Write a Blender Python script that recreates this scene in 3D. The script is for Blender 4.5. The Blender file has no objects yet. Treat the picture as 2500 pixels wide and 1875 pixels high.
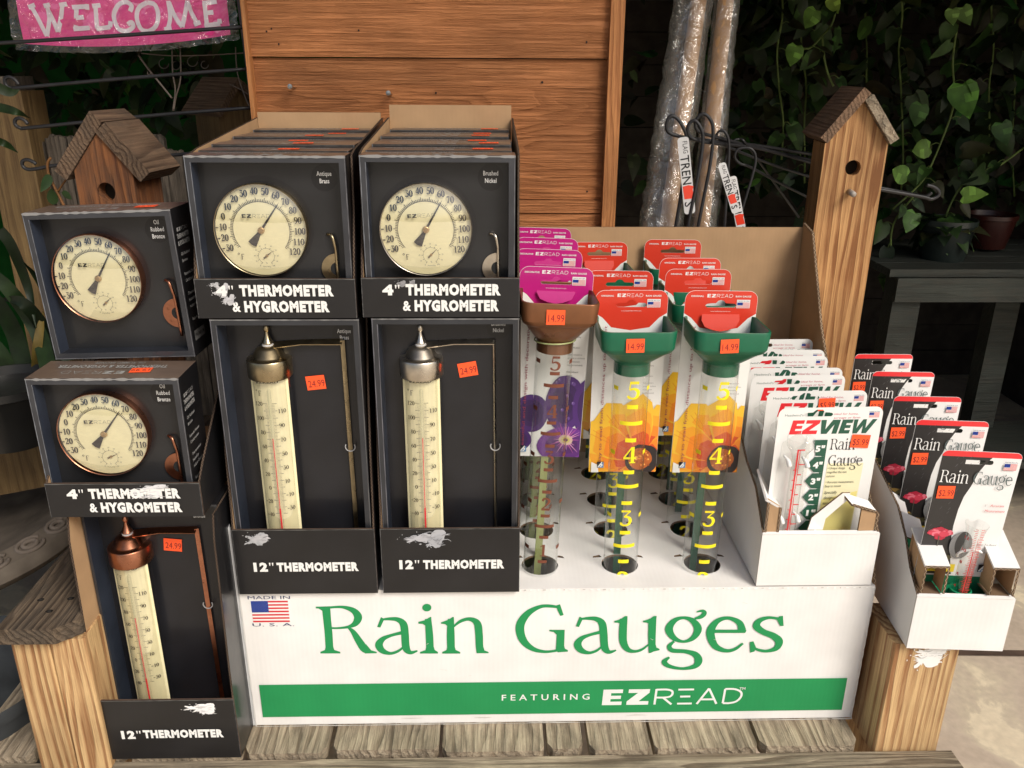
import bpy, math, random
from mathutils import Vector as V, Matrix, noise
from mathutils.geometry import tessellate_polygon
R = math.radians
sc = bpy.context.scene
col = sc.collection
random.seed(7)
# ---------------------------------------------------------------- camera
CF = 2040.0; CAM = V((0, -.95, .874))
def _basis(p, r, y):
    p, r, y = R(p), R(r), R(y)
    f = V((math.sin(y)*math.cos(p), math.cos(y)*math.cos(p), -math.sin(p)))
    a = V((math.cos(y), -math.sin(y), 0)); b = a.cross(f)
    return a*math.cos(r)+b*math.sin(r), b*math.cos(r)-a*math.sin(r), f
CR, CU, CD = _basis(20.57, .35, 1.5)
cd = bpy.data.cameras.new('camera'); cam = bpy.data.objects.new('camera', cd); col.objects.link(cam)
cam.matrix_world = Matrix(((CR.x, CU.x, -CD.x, CAM.x), (CR.y, CU.y, -CD.y, CAM.y), (CR.z, CU.z, -CD.z, CAM.z), (0, 0, 0, 1)))
cd.sensor_width = 36; cd.lens = 36*CF/2500; cd.clip_start = .02; cd.clip_end = 400
sc.camera = cam
# ---------------------------------------------------------------- light
SUN_EL, SUN_AZ = 42, 38            # azimuth: degrees to the right of straight behind the camera
w = bpy.data.worlds.new('World'); sc.world = w; w.use_nodes = True
nt = w.node_tree; bg = nt.nodes['Background']
sky = nt.nodes.new('ShaderNodeTexSky'); sky.sky_type = 'NISHITA'; sky.sun_disc = False
sky.sun_elevation = R(SUN_EL); sky.sun_rotation = R(180-SUN_AZ); sky.air_density = 1.0; sky.dust_density = 4.0; sky.ozone_density = .6
nt.links.new(sky.outputs[0], bg.inputs[0]); bg.inputs[1].default_value = .10
sd = bpy.data.lights.new('sun', 'SUN'); sd.energy = 2.4; sd.angle = R(24); sd.color = (1, .95, .87)
so = bpy.data.objects.new('sun', sd); col.objects.link(so); so.location = (3, -6, 5)
so.rotation_euler = (R(90-SUN_EL), 0, R(SUN_AZ))
vs = sc.view_settings; vs.view_transform = 'Standard'; vs.look = 'None'; vs.gamma = 1; vs.use_curve_mapping = False
vs.exposure = .24
# ---------------------------------------------------------------- pixel -> place in the world
def ray(px, py): return CR*((px-1250)/CF) - CU*((py-937.5)/CF) + CD
def P(px, py, Y): d = ray(px, py); return CAM + d*((Y-CAM.y)/d.y)
def PZ(px, py, Z): d = ray(px, py); return CAM + d*((Z-CAM.z)/d.z)
def PX(px, py, X): d = ray(px, py); return CAM + d*((X-CAM.x)/d.x)
# ---------------------------------------------------------------- materials
MAT = {}
def newmat(name):
    m = bpy.data.materials.new(name); m.use_nodes = True; MAT[name] = m
    n = m.node_tree.nodes; return m, m.node_tree, n['Principled BSDF']
def N(t, kind, **k):
    n = t.nodes.new(kind)
    for a, b in k.items():
        if isinstance(a, str) and hasattr(n, a): setattr(n, a, b)
    return n
def bump(t, p, src, dist, st=1.0):
    b = N(t, 'ShaderNodeBump'); b.inputs['Distance'].default_value = dist; b.inputs['Strength'].default_value = st
    t.links.new(src, b.inputs['Height']); t.links.new(b.outputs[0], p.inputs['Normal'])
def pmat(name, rough, spec=.5, coat=0., nz=0.12, nscale=40, metal=0, bmp=0, fl=0):
    """printed / moulded surface: the colour is the thing's own colour attribute, with slight unevenness"""
    m, t, p = newmat(name); L = t.links
    a = N(t, 'ShaderNodeAttribute'); a.attribute_name = 'Col'
    tc = N(t, 'ShaderNodeTexCoord'); no = N(t, 'ShaderNodeTexNoise'); no.inputs['Scale'].default_value = nscale; no.inputs['Detail'].default_value = 5
    L.new(tc.outputs['Object'], no.inputs['Vector'])
    mr = N(t, 'ShaderNodeMapRange'); mr.inputs['To Min'].default_value = 1-nz; mr.inputs['To Max'].default_value = 1+nz
    mr.inputs['From Min'].default_value = .3; mr.inputs['From Max'].default_value = .7
    L.new(no.outputs[0], mr.inputs[0])
    mx = N(t, 'ShaderNodeVectorMath'); mx.operation = 'SCALE'
    L.new(a.outputs['Color'], mx.inputs[0]); L.new(mr.outputs[0], mx.inputs['Scale']); L.new(mx.outputs[0], p.inputs['Base Color'])
    p.inputs['Roughness'].default_value = rough; p.inputs['Specular IOR Level'].default_value = spec; p.inputs['Coat Weight'].default_value = coat
    p.inputs['Coat Roughness'].default_value = .12; p.inputs['Metallic'].default_value = metal
    r2 = N(t, 'ShaderNodeMapRange'); r2.inputs['To Min'].default_value = rough*.75; r2.inputs['To Max'].default_value = min(1, rough*1.3)
    r2.inputs['From Min'].default_value = .3; r2.inputs['From Max'].default_value = .7
    n2 = N(t, 'ShaderNodeTexNoise'); n2.inputs['Scale'].default_value = nscale*.4; n2.inputs['Detail'].default_value = 6; L.new(tc.outputs['Object'], n2.inputs['Vector'])
    L.new(n2.outputs[0], r2.inputs[0]); L.new(r2.outputs[0], p.inputs['Roughness'])
    if fl:     # flutes of corrugated board telegraphing through the liner
        sp = N(t, 'ShaderNodeTexWave'); sp.wave_type = 'BANDS'; sp.bands_direction = 'X'; sp.inputs['Scale'].default_value = 48; sp.inputs['Distortion'].default_value = .6
        L.new(tc.outputs['Object'], sp.inputs['Vector'])
        ad = N(t, 'ShaderNodeMath'); ad.operation = 'MULTIPLY_ADD'; ad.inputs[1].default_value = .35; L.new(sp.outputs[1], ad.inputs[0]); L.new(n2.outputs[0], ad.inputs[2])
        lo_ = N(t, 'ShaderNodeTexNoise'); lo_.inputs['Scale'].default_value = 9; lo_.inputs['Detail'].default_value = 2; L.new(tc.outputs['Object'], lo_.inputs['Vector']); a3 = N(t, 'ShaderNodeMath'); a3.operation = 'MULTIPLY_ADD'; a3.inputs[1].default_value = 26; L.new(lo_.outputs[0], a3.inputs[0]); L.new(ad.outputs[0], a3.inputs[2])
        bump(t, p, a3.outputs[0], fl)
    elif bmp: bump(t, p, n2.outputs[0], bmp)
    return m
pmat('matte_board', .58, .35, nz=.06, nscale=14, fl=.00012)
pmat('print_card', .38, .5, coat=.25, nz=.03, nscale=30, bmp=.0008)
pmat('black_board', .38, .4, coat=.28, nz=.3, nscale=16, bmp=.0022)
pmat('ink', .5, .3, nz=.03)
pmat('plastic', .36, .5, nz=.06, nscale=60)
pmat('satin_metal', .3, .5, nz=.1, metal=1, nscale=120)
pmat('steel_wire', .45, .5, nz=.2)
pmat('leafmat', .55, .35, nz=.35, nscale=35, bmp=.002)
pmat('rough', .85, .2, nz=.3, nscale=18, bmp=.004)
pmat('kraft', .8, .2, nz=.08, nscale=25, fl=.00012)
MAT['leafmat'].node_tree.nodes['Principled BSDF'].inputs['Subsurface Weight'].default_value = 0
def clear(name, tint=(1, 1, 1), rough=.03, base=.05, amt=.9, bmp=0, bscale=30, milky=0):
    """thin clear plastic: see-through with Fresnel gloss"""
    m, t, p = newmat(name); L = t.links; out = t.nodes['Material Output']; t.nodes.remove(p)
    tr = N(t, 'ShaderNodeBsdfTransparent'); tr.inputs[0].default_value = (*tint, 1)
    gl = N(t, 'ShaderNodeBsdfGlossy'); gl.inputs['Roughness'].default_value = rough
    ge = N(t, 'ShaderNodeNewGeometry'); dt = N(t, 'ShaderNodeVectorMath'); dt.operation = 'DOT_PRODUCT'; L.new(ge.outputs['Incoming'], dt.inputs[0]); L.new(ge.outputs['Normal'], dt.inputs[1])
    ab = N(t, 'ShaderNodeMath'); ab.operation = 'ABSOLUTE'; L.new(dt.outputs['Value'], ab.inputs[0]); iv = N(t, 'ShaderNodeMath'); iv.operation = 'SUBTRACT'; iv.inputs[0].default_value = 1; L.new(ab.outputs[0], iv.inputs[1])
    pw = N(t, 'ShaderNodeMath'); pw.operation = 'POWER'; pw.inputs[1].default_value = 4; L.new(iv.outputs[0], pw.inputs[0]); lw = dt
    ma = N(t, 'ShaderNodeMath'); ma.operation = 'MULTIPLY_ADD'; ma.inputs[1].default_value = amt; ma.inputs[2].default_value = base; ma.use_clamp = True
    L.new(pw.outputs[0], ma.inputs[0]); mx = N(t, 'ShaderNodeMixShader'); L.new(ma.outputs[0], mx.inputs[0]); L.new(tr.outputs[0], mx.inputs[1]); L.new(gl.outputs[0], mx.inputs[2])
    last = mx
    if milky:
        df = N(t, 'ShaderNodeBsdfTranslucent'); df2 = N(t, 'ShaderNodeBsdfDiffuse'); a2 = N(t, 'ShaderNodeAddShader'); L.new(df.outputs[0], a2.inputs[0]); L.new(df2.outputs[0], a2.inputs[1])
        df.inputs[0].default_value = (.35, .35, .33, 1); df2.inputs[0].default_value = (.5, .5, .47, 1)
        m2 = N(t, 'ShaderNodeMixShader'); m2.inputs[0].default_value = milky; L.new(mx.outputs[0], m2.inputs[1]); L.new(a2.outputs[0], m2.inputs[2]); last = m2
    L.new(last.outputs[0], out.inputs[0])
    if bmp:
        tc = N(t, 'ShaderNodeTexCoord'); no = N(t, 'ShaderNodeTexNoise'); no.inputs['Scale'].default_value = bscale; no.inputs['Detail'].default_value = 4; no.inputs['Distortion'].default_value = 1.5
        L.new(tc.outputs['Object'], no.inputs['Vector']); b = N(t, 'ShaderNodeBump'); b.inputs['Distance'].default_value = bmp; L.new(no.outputs[0], b.inputs['Height'])
        L.new(b.outputs[0], gl.inputs['Normal']); L.new(b.outputs[0], dt.inputs[1])
    return m
clear('clear_tube', (.955, .965, .96), .04, .06, 1.0)
clear('lens', (1, 1, 1), .02, .19, .85)
clear('crinkly_film', (.95, .95, .93), .10, .13, 1.2, bmp=.009, bscale=26, milky=.11)
clear('bag_film', (.97, .97, .97), .12, .10, 1.2, bmp=.012, bscale=30, milky=.035)
clear('blister', (.99, .99, .99), .08, .04, .6, bmp=.001, bscale=60, milky=.06)
def wood(name, light, dark, axis='Z', period=.012, wob=.02, stripe=.6, weather=0., bmpd=.0012, rough=.6, low=2.2, sharp=.5):
    m, t, p = newmat(name); L = t.links
    tc = N(t, 'ShaderNodeTexCoord'); oi = N(t, 'ShaderNodeObjectInfo')
    ad = N(t, 'ShaderNodeVectorMath'); ad.operation = 'MULTIPLY_ADD'; L.new(oi.outputs['Random'], ad.inputs[0]); ad.inputs[1].default_value = (7, 9, 5); L.new(tc.outputs['Object'], ad.inputs[2])
    def mapped(along, across):
        mp = N(t, 'ShaderNodeMapping'); s = [across]*3; s['XYZ'.index(axis)] = along; mp.inputs['Scale'].default_value = s; L.new(ad.outputs[0], mp.inputs[0]); return mp.outputs[0]
    n1 = N(t, 'ShaderNodeTexNoise'); n1.inputs['Scale'].default_value = 1; n1.inputs['Detail'].default_value = 2; n1.inputs['Distortion'].default_value = .4; L.new(mapped(low, 11), n1.inputs['Vector'])
    # growth rings: across-grain distance, wandered by slow noise
    sx = N(t, 'ShaderNodeSeparateXYZ'); L.new(ad.outputs[0], sx.inputs[0]); ax = [i for i in range(3) if 'XYZ'[i] != axis]
    m1 = N(t, 'ShaderNodeMath'); m1.operation = 'MULTIPLY_ADD'; m1.inputs[1].default_value = .55; L.new(sx.outputs[ax[1]], m1.inputs[0]); L.new(sx.outputs[ax[0]], m1.inputs[2])
    m2 = N(t, 'ShaderNodeMath'); m2.operation = 'MULTIPLY_ADD'; m2.inputs[1].default_value = wob*6; L.new(n1.outputs[0], m2.inputs[0]); L.new(m1.outputs[0], m2.inputs[2])
    n1b = N(t, 'ShaderNodeTexNoise'); n1b.inputs['Scale'].default_value = 1; n1b.inputs['Detail'].default_value = 3; L.new(mapped(low*1.6, 34), n1b.inputs['Vector'])
    m2b = N(t, 'ShaderNodeMath'); m2b.operation = 'MULTIPLY_ADD'; m2b.inputs[1].default_value = period*2.2; L.new(n1b.outputs[0], m2b.inputs[0]); L.new(m2.outputs[0], m2b.inputs[2]); m2 = m2b
    m3 = N(t, 'ShaderNodeMath'); m3.operation = 'MULTIPLY'; m3.inputs[1].default_value = 1/period; L.new(m2.outputs[0], m3.inputs[0])
    fr = N(t, 'ShaderNodeMath'); fr.operation = 'FRACT'; L.new(m3.outputs[0], fr.inputs[0])
    cr = N(t, 'ShaderNodeValToRGB'); cr.color_ramp.elements[0].position = .0; cr.color_ramp.elements[0].color = (0, 0, 0, 1)
    e = cr.color_ramp.elements; e[1].position = .62+.2*sharp; e[1].color = (1, 1, 1, 1); x = e.new(.93); x.color = (.9, .9, .9, 1); x = e.new(1.0); x.color = (0, 0, 0, 1); x = e.new(.35); x.color = (.12, .12, .12, 1)
    L.new(fr.outputs[0], cr.inputs[0])
    n2 = N(t, 'ShaderNodeTexNoise'); n2.inputs['Scale'].default_value = 1; n2.inputs['Detail'].default_value = 8; n2.inputs['Roughness'].default_value = .65; L.new(mapped(9, 300), n2.inputs['Vector'])
    n3 = N(t, 'ShaderNodeTexNoise'); n3.inputs['Scale'].default_value = 1; n3.inputs['Detail'].default_value = 5; n3.inputs['Distortion'].default_value = .8; L.new(mapped(5, 14), n3.inputs['Vector'])
    # stripe strength varies over the board
    ms = N(t, 'ShaderNodeMapRange'); ms.inputs['From Min'].default_value = .35; ms.inputs['From Max'].default_value = .6; ms.inputs['To Min'].default_value = stripe*.45; ms.inputs['To Max'].default_value = stripe; L.new(n3.outputs[0], ms.inputs[0])
    mm = N(t, 'ShaderNodeMath'); mm.operation = 'MULTIPLY'; L.new(cr.outputs[0], mm.inputs[0]); L.new(ms.outputs[0], mm.inputs[1])
    m5 = N(t, 'ShaderNodeMath'); m5.operation = 'MULTIPLY_ADD'; m5.inputs[1].default_value = .9; m5.use_clamp = True
    mf = N(t, 'ShaderNodeMapRange'); mf.inputs['From Min'].default_value = .42; mf.inputs['From Max'].default_value = .75; mf.inputs['To Max'].default_value = .75; L.new(n2.outputs[0], mf.inputs[0])
    L.new(mf.outputs[0], m5.inputs[0]); L.new(mm.outputs[0], m5.inputs[2])
    mx = N(t, 'ShaderNodeMix'); mx.data_type = 'RGBA'; mx.inputs[6].default_value = (*light, 1); mx.inputs[7].default_value = (*dark, 1); L.new(m5.outputs[0], mx.inputs[0])
    last = mx.outputs[2]
    if weather:
        g = N(t, 'ShaderNodeTexNoise'); g.inputs['Scale'].default_value = 1; g.inputs['Detail'].default_value = 7; g.inputs['Roughness'].default_value = .7; L.new(mapped(14, 45), g.inputs['Vector'])
        gr = N(t, 'ShaderNodeMapRange'); gr.inputs['From Min'].default_value = .45; gr.inputs['From Max'].default_value = .62; gr.inputs['To Max'].default_value = weather; L.new(g.outputs[0], gr.inputs[0])
        m6 = N(t, 'ShaderNodeMix'); m6.data_type = 'RGBA'; L.new(gr.outputs[0], m6.inputs[0]); L.new(last, m6.inputs[6]); m6.inputs[7].default_value = (.06, .05, .04, 1); last = m6.outputs[2]
    tv = N(t, 'ShaderNodeMapRange'); tv.inputs['To Min'].default_value = .86; tv.inputs['To Max'].default_value = 1.12; L.new(oi.outputs['Random'], tv.inputs[0]); bl_ = N(t, 'ShaderNodeTexNoise'); bl_.inputs['Scale'].default_value = 7; bl_.inputs['Detail'].default_value = 4; L.new(ad.outputs[0], bl_.inputs['Vector'])
    b2_ = N(t, 'ShaderNodeMapRange'); b2_.inputs['From Min'].default_value = .3; b2_.inputs['From Max'].default_value = .7; b2_.inputs['To Min'].default_value = .72; b2_.inputs['To Max'].default_value = 1.15; L.new(bl_.outputs[0], b2_.inputs[0]); tm = N(t, 'ShaderNodeMath'); tm.operation = 'MULTIPLY'; L.new(tv.outputs[0], tm.inputs[0]); L.new(b2_.outputs[0], tm.inputs[1])
    vm = N(t, 'ShaderNodeVectorMath'); vm.operation = 'SCALE'; L.new(last, vm.inputs[0]); L.new(tm.outputs[0], vm.inputs['Scale']); last = vm.outputs[0]
    L.new(last, p.inputs['Base Color']); p.inputs['Roughness'].default_value = rough; p.inputs['Specular IOR Level'].default_value = .3
    mi = N(t, 'ShaderNodeMath'); mi.operation = 'MULTIPLY'; mi.inputs[1].default_value = -1; L.new(m5.outputs[0], mi.inputs[0]); bump(t, p, mi.outputs[0], bmpd)
    return m
wood('cedar', (.50, .205, .078), (.27, .095, .032), 'X', .021, .020, .26, bmpd=.003, rough=.6, low=1.4)
wood('cedar_upright', (.50, .22, .08), (.25, .09, .03), 'Z', .008, .01, .5, bmpd=.001)
wood('pine_post', (.60, .41, .205), (.27, .13, .055), 'Z', .0115, .011, .85, bmpd=.0008, low=1.1, sharp=.1)
wood('pine_birdhouse', (.60, .34, .145), (.26, .11, .04), 'Z', .0145, .011, 1.0, bmpd=.0008, low=1.4, sharp=.1)
wood('weathered_deck', (.52, .43, .31), (.20, .15, .10), 'Y', .013, .012, .6, weather=.45, bmpd=.002, rough=.85, low=3)
wood('weathered_rail', (.50, .42, .30), (.18, .14, .095), 'X', .012, .03, .85, weather=.35, bmpd=.002, rough=.85, low=1.4)
wood('weathered_dark', (.17, .125, .085), (.055, .038, .025), 'Y', .009, .01, .7, weather=.6, bmpd=.002, rough=.8, low=3)
wood('weathered_fence', (.17, .14, .11), (.06, .05, .04), 'Z', .012, .01, .7, weather=.6, bmpd=.002, rough=.9)
wood('roof_brown', (.32, .20, .125), (.13, .075, .045), 'Y', .008, .008, .6, weather=.3, bmpd=.0015, rough=.85)
wood('roof_board', (.19, .125, .08), (.075, .045, .028), 'Y', .008, .008, .7, weather=.4, bmpd=.0015, rough=.85)
wood('old_cedar', (.24, .095, .035), (.085, .032, .015), 'Z', .014, .01, .7, weather=.35, bmpd=.0015, rough=.75)
wood('dim_pine', (.20, .13, .055), (.10, .058, .024), 'Z', .016, .012, .6, bmpd=.001)
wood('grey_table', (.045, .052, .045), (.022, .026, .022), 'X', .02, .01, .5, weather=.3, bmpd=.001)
def pole_mat():
    m, t, p = newmat('raw_pole'); L = t.links; tc = N(t, 'ShaderNodeTexCoord'); n = N(t, 'ShaderNodeTexNoise'); n.inputs['Scale'].default_value = 18; n.inputs['Detail'].default_value = 4
    L.new(tc.outputs['Object'], n.inputs[0]); mx = N(t, 'ShaderNodeMix'); mx.data_type = 'RGBA'; mx.inputs[6].default_value = (.50, .30, .14, 1); mx.inputs[7].default_value = (.36, .19, .08, 1)
    L.new(n.outputs[0], mx.inputs[0]); L.new(mx.outputs[2], p.inputs['Base Color']); p.inputs['Roughness'].default_value = .45
pole_mat()
def paving():
    m, t, p = newmat('stained_paving'); L = t.links; tc = N(t, 'ShaderNodeTexCoord')
    n = N(t, 'ShaderNodeTexNoise'); n.inputs['Scale'].default_value = 3.2; n.inputs['Detail'].default_value = 9; n.inputs['Roughness'].default_value = .62; n.inputs['Distortion'].default_value = .7; L.new(tc.outputs['Object'], n.inputs[0])
    r = N(t, 'ShaderNodeValToRGB'); e = r.color_ramp.elements; e[0].position = .33; e[0].color = (.54, .44, .34, 1); e[1].position = .68; e[1].color = (.80, .68, .50, 1)
    x = e.new(.46); x.color = (.64, .53, .42, 1); x = e.new(.53); x.color = (.70, .60, .45, 1); x = e.new(.56); x.color = (.88, .76, .56, 1); L.new(n.outputs[0], r.inputs[0])
    n2 = N(t, 'ShaderNodeTexNoise'); n2.inputs['Scale'].default_value = 60; n2.inputs['Detail'].default_value = 6; L.new(tc.outputs['Object'], n2.inputs[0])
    mx = N(t, 'ShaderNodeMix'); mx.data_type = 'RGBA'; mx.blend_type = 'MULTIPLY'; mx.inputs[0].default_value = .35; L.new(r.outputs[0], mx.inputs[6]); L.new(n2.outputs[0], mx.inputs[7]); L.new(mx.outputs[2], p.inputs['Base Color'])
    p.inputs['Roughness'].default_value = .6; bump(t, p, n.outputs[0], .006)
paving()
wood('cedar_figured', (.49, .195, .072), (.27, .095, .032), 'X', .021, .050, .40, bmpd=.003, rough=.6, low=2.6)
# ---------------------------------------------------------------- mesh builder
STEP = 2e-5
def fr(o, u=(1, 0, 0), v=(0, 0, 1)):
    """frame of a flat face: (x, y, depth) -> place; depth is towards u x v"""
    o, u, v = V(o), V(u), V(v); n = u.cross(v).normalized()
    return lambda x, y, d=0: o+u*x+v*y+n*d
def cyl(cx, cy, r, z0=0):
    return lambda x, y, d=0: V((cx+(r+d)*math.sin(x/r), cy-(r+d)*math.cos(x/r), z0+y))
_font = {}
def glyphs(s, bold=0):
    k = (s, bold)
    if k not in _font:
        c = bpy.data.curves.new('t', 'FONT'); c.body = s; c.size = 1; c.resolution_u = 2; c.offset = bold; c.space_character = 1+bold*2.5
        o = bpy.data.objects.new('t', c); col.objects.link(o)
        dg = bpy.context.evaluated_depsgraph_get(); dg.update(); me = o.evaluated_get(dg).to_mesh()
        vs_ = [(v.co.x, v.co.y) for v in me.vertices]; fs = [tuple(p.vertices) for p in me.polygons]
        o.evaluated_get(dg).to_mesh_clear(); bpy.data.objects.remove(o); bpy.data.curves.remove(c)
        if vs_:
            x0 = min(a for a, b in vs_); x1 = max(a for a, b in vs_)
        else: x0, x1 = 0, .1
        _font[k] = (vs_, fs, x0, x1)
    return _font[k]
def cr_(pts, closed, sub):
    n = len(pts); out = []
    if n < 3: return [tuple(p) for p in pts]
    for i in range(n if closed else n-1):
        g = (lambda j: pts[j % n]) if closed else (lambda j: pts[max(0, min(n-1, j))])
        a, b, c, d = g(i-1), g(i), g(i+1), g(i+2)
        for k in range(sub):
            t = k/sub; out.append(tuple(.5*((2*b[q])+(c[q]-a[q])*t+(2*a[q]-5*b[q]+4*c[q]-d[q])*t*t+(3*b[q]-a[q]-3*c[q]+d[q])*t**3) for q in range(len(b))))
    if not closed: out.append(tuple(pts[-1]))
    return out
WHITE = (.8, .8, .78)
class MB:
    def __init__(s, mat='print_card', M=None):
        s.v = []; s.f = []; s.mi = []; s.c = []; s.sm = []; s.mats = []; s.mat = mat; s.M = M; s.d = .0003
    def add(s, vs_, fs, c=WHITE, mat=None, smooth=False):
        mat = mat or s.mat
        if mat not in s.mats: s.mats.append(mat)
        b = len(s.v); i = s.mats.index(mat)
        s.v += [(s.M @ V(p)) if s.M else V(p) for p in vs_]
        for f in fs: s.f.append(tuple(b+q for q in f)); s.mi.append(i); s.c.append(c); s.sm.append(smooth)
        return s
    def box(s, a, b, c=WHITE, mat=None, skip=''):
        (x0, y0, z0), (x1, y1, z1) = a, b
        vs_ = [(x, y, z) for z in (z0, z1) for y in (y0, y1) for x in (x0, x1)]
        F = {'d': (0, 2, 3, 1), 'u': (4, 5, 7, 6), 'f': (0, 1, 5, 4), 'b': (2, 6, 7, 3), 'l': (0, 4, 6, 2), 'r': (1, 3, 7, 5)}
        return s.add(vs_, [F[k] for k in F if k not in skip], c, mat)
    def slab(s, pts, t, c=WHITE, mat=None, edge=None, ec=None, inner=None, ic=None):
        """flat polygon (3D points) given thickness t opposite its normal; the back may be another liner"""
        pts = [V(p) for p in pts]; m = len(pts); n = V((0, 0, 0))
        for i in range(m): n += pts[i].cross(pts[(i+1) % m])
        n.normalize()
        tri = tessellate_polygon([pts])
        s.add(pts, fixt(pts, tri, n), c, mat)
        q = [p-n*t for p in pts]; s.add(q, [f[::-1] for f in fixt(q, tri, n)], ic or c, inner or mat)
        for i in range(m):
            j = (i+1) % m; s.add([pts[i], q[i], q[j], pts[j]], [(0, 1, 2, 3)], ec or c, edge or mat)
        return s
    def poly(s, F, loops, c=WHITE, mat=None, d=None):
        if not isinstance(loops[0][0], (tuple, list)): loops = [loops]
        if d is None: d = s.d; s.d += STEP
        l3 = [[V((x, y, 0)) for x, y in l] for l in loops]; flat = [p for l in l3 for p in l]
        tri = fixt(flat, tessellate_polygon(l3), V((0, 0, 1)))
        return s.add([F(p.x, p.y, d) for p in flat], tri, c, mat)
    def rect(s, F, x0, y0, x1, y1, c=WHITE, mat=None, d=None, nx=1):
        if d is None: d = s.d; s.d += STEP
        vs_ = []; fs = []
        for i in range(nx+1):
            x = x0+(x1-x0)*i/nx; vs_ += [F(x, y0, d), F(x, y1, d)]
            if i: fs.append((2*i-2, 2*i, 2*i+1, 2*i-1))
        return s.add(vs_, fs, c, mat)
    def ribbon(s, F, pts, c=WHITE, mat=None, closed=False, sub=5, d=None, k=1):
        if d is None: d = s.d; s.d += STEP
        p = cr_(pts, closed, sub); n = len(p); vs_ = []; fs = []
        for i in range(n):
            a = p[(i-1) % n] if (closed or i) else p[i]; b = p[(i+1) % n] if (closed or i < n-1) else p[i]
            tx, ty = b[0]-a[0], b[1]-a[1]; l = math.hypot(tx, ty) or 1; nx, ny = -ty/l, tx/l; h = p[i][2]/2*k
            vs_ += [F(p[i][0]-nx*h, p[i][1]-ny*h, d), F(p[i][0]+nx*h, p[i][1]+ny*h, d)]
        for i in range(n if closed else n-1): j = (i+1) % n; fs.append((2*i, 2*j, 2*j+1, 2*i+1))
        return s.add(vs_, fs, c, mat)
    def text(s, F, t, x, y, h, c=WHITE, w=None, bold=0, al='c', rot=0, shear=0, sx=1, mat='ink', d=None):
        """h = capital height; w stretches to an exact width"""
        vs_, fs, x0, x1 = glyphs(t, bold); k = h/.73; kx = w/(x1-x0) if w else k*sx
        W = (x1-x0)*kx; ox = {'c': -W/2, 'l': 0, 'r': -W}[al]; ca, sa = math.cos(R(rot)), math.sin(R(rot))
        if d is None: d = s.d; s.d += STEP
        o = []
        for a, b in vs_:
            X = (a-x0)*kx+ox+shear*b*k; Y = b*k; o.append(F(x+X*ca-Y*sa, y+X*sa+Y*ca, d))
        return s.add(o, fs, c, mat)
    def lathe(s, prof, cx=0, cy=0, n=32, c=WHITE, mat=None, smooth=True, a0=0, a1=360):
        if smooth and len(prof) > 2:      # split at creases so that edges stay crisp
            for i in range(1, len(prof)-1):
                a, b, d_ = prof[i-1], prof[i], prof[i+1]; t1 = math.atan2(b[1]-a[1], b[0]-a[0]); t2 = math.atan2(d_[1]-b[1], d_[0]-b[0])
                if abs((t2-t1+math.pi) % (2*math.pi)-math.pi) > R(33): return s.lathe(prof[:i+1], cx, cy, n, c, mat, True, a0, a1).lathe(prof[i:], cx, cy, n, c, mat, True, a0, a1)
        vs_ = []; fs = []; m = len(prof); full = a1-a0 == 360; nn = n if full else n+1
        for i in range(nn):
            a = R(a0+(a1-a0)*i/n)
            for r, z in prof: vs_.append((cx+r*math.sin(a), cy-r*math.cos(a), z))
        for i in range(n):
            j = (i+1) % nn
            for k in range(m-1): fs.append((i*m+k, j*m+k, j*m+k+1, i*m+k+1))
        return s.add(vs_, fs, c, mat, smooth)
    def tube(s, pts, r, n=8, c=WHITE, mat=None, sub=4, caps=True, smooth=True):
        rr = r if isinstance(r, (list, tuple)) else [r]*len(pts)
        p = cr_([(*V(a), q) for a, q in zip(pts, rr)], False, sub); vs_ = []; fs = []; up = None
        for i in range(len(p)):
            a = V(p[max(0, i-1)][:3]); b = V(p[min(len(p)-1, i+1)][:3]); t = (b-a).normalized()
            if up is None: up = t.orthogonal().normalized()
            up = (up-t*up.dot(t)).normalized(); sd_ = t.cross(up); o = V(p[i][:3])
            for k in range(n): a_ = 2*math.pi*k/n; vs_.append(o+(up*math.cos(a_)+sd_*math.sin(a_))*p[i][3])
        for i in range(len(p)-1):
            for k in range(n): fs.append((i*n+k, i*n+(k+1) % n, (i+1)*n+(k+1) % n, (i+1)*n+k))
        if caps: fs += [tuple(range(n))[::-1], tuple(range((len(p)-1)*n, len(p)*n))]
        return s.add(vs_, fs, c, mat, smooth)
    def build(s, name, parent=None, loc=None, label=None):
        me = bpy.data.meshes.new(name); me.from_pydata([tuple(p) for p in s.v], [], s.f)
        for m in s.mats: me.materials.append(MAT[m])
        me.polygons.foreach_set('material_index', s.mi); me.polygons.foreach_set('use_smooth', s.sm)
        ca = me.color_attributes.new('Col', 'FLOAT_COLOR', 'CORNER'); arr = []
        for f, c in zip(s.f, s.c): arr += [c[0], c[1], c[2], 1.0]*len(f)
        ca.data.foreach_set('color', arr); me.update()
        o = bpy.data.objects.new(name, me); col.objects.link(o)
        if parent: o.parent = parent
        if loc: o.location = loc
        if label: o['label'] = label
        return o
def fixt(flat, tri, n):
    out = []
    for t in tri:
        a, b, c = (flat[q] if not isinstance(q, V) else q for q in t)
        out.append(tuple(t) if (b-a).cross(c-a).dot(n) > 0 else tuple(t)[::-1])
    return out
def tag(o, label, cat, group=None, kind=None):
    if label: o['label'] = label
    if cat: o['category'] = cat
    if group: o['group'] = group
    if kind: o['kind'] = kind
    return o
def thing(name, loc, label, cat, group=None, rz=0, rx=0, ry=0):
    o = bpy.data.objects.new(name, None); col.objects.link(o); o.location = loc; o.rotation_euler = (R(rx), R(ry), R(rz)); o.empty_display_size = .02
    return tag(o, label, cat, group)
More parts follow.
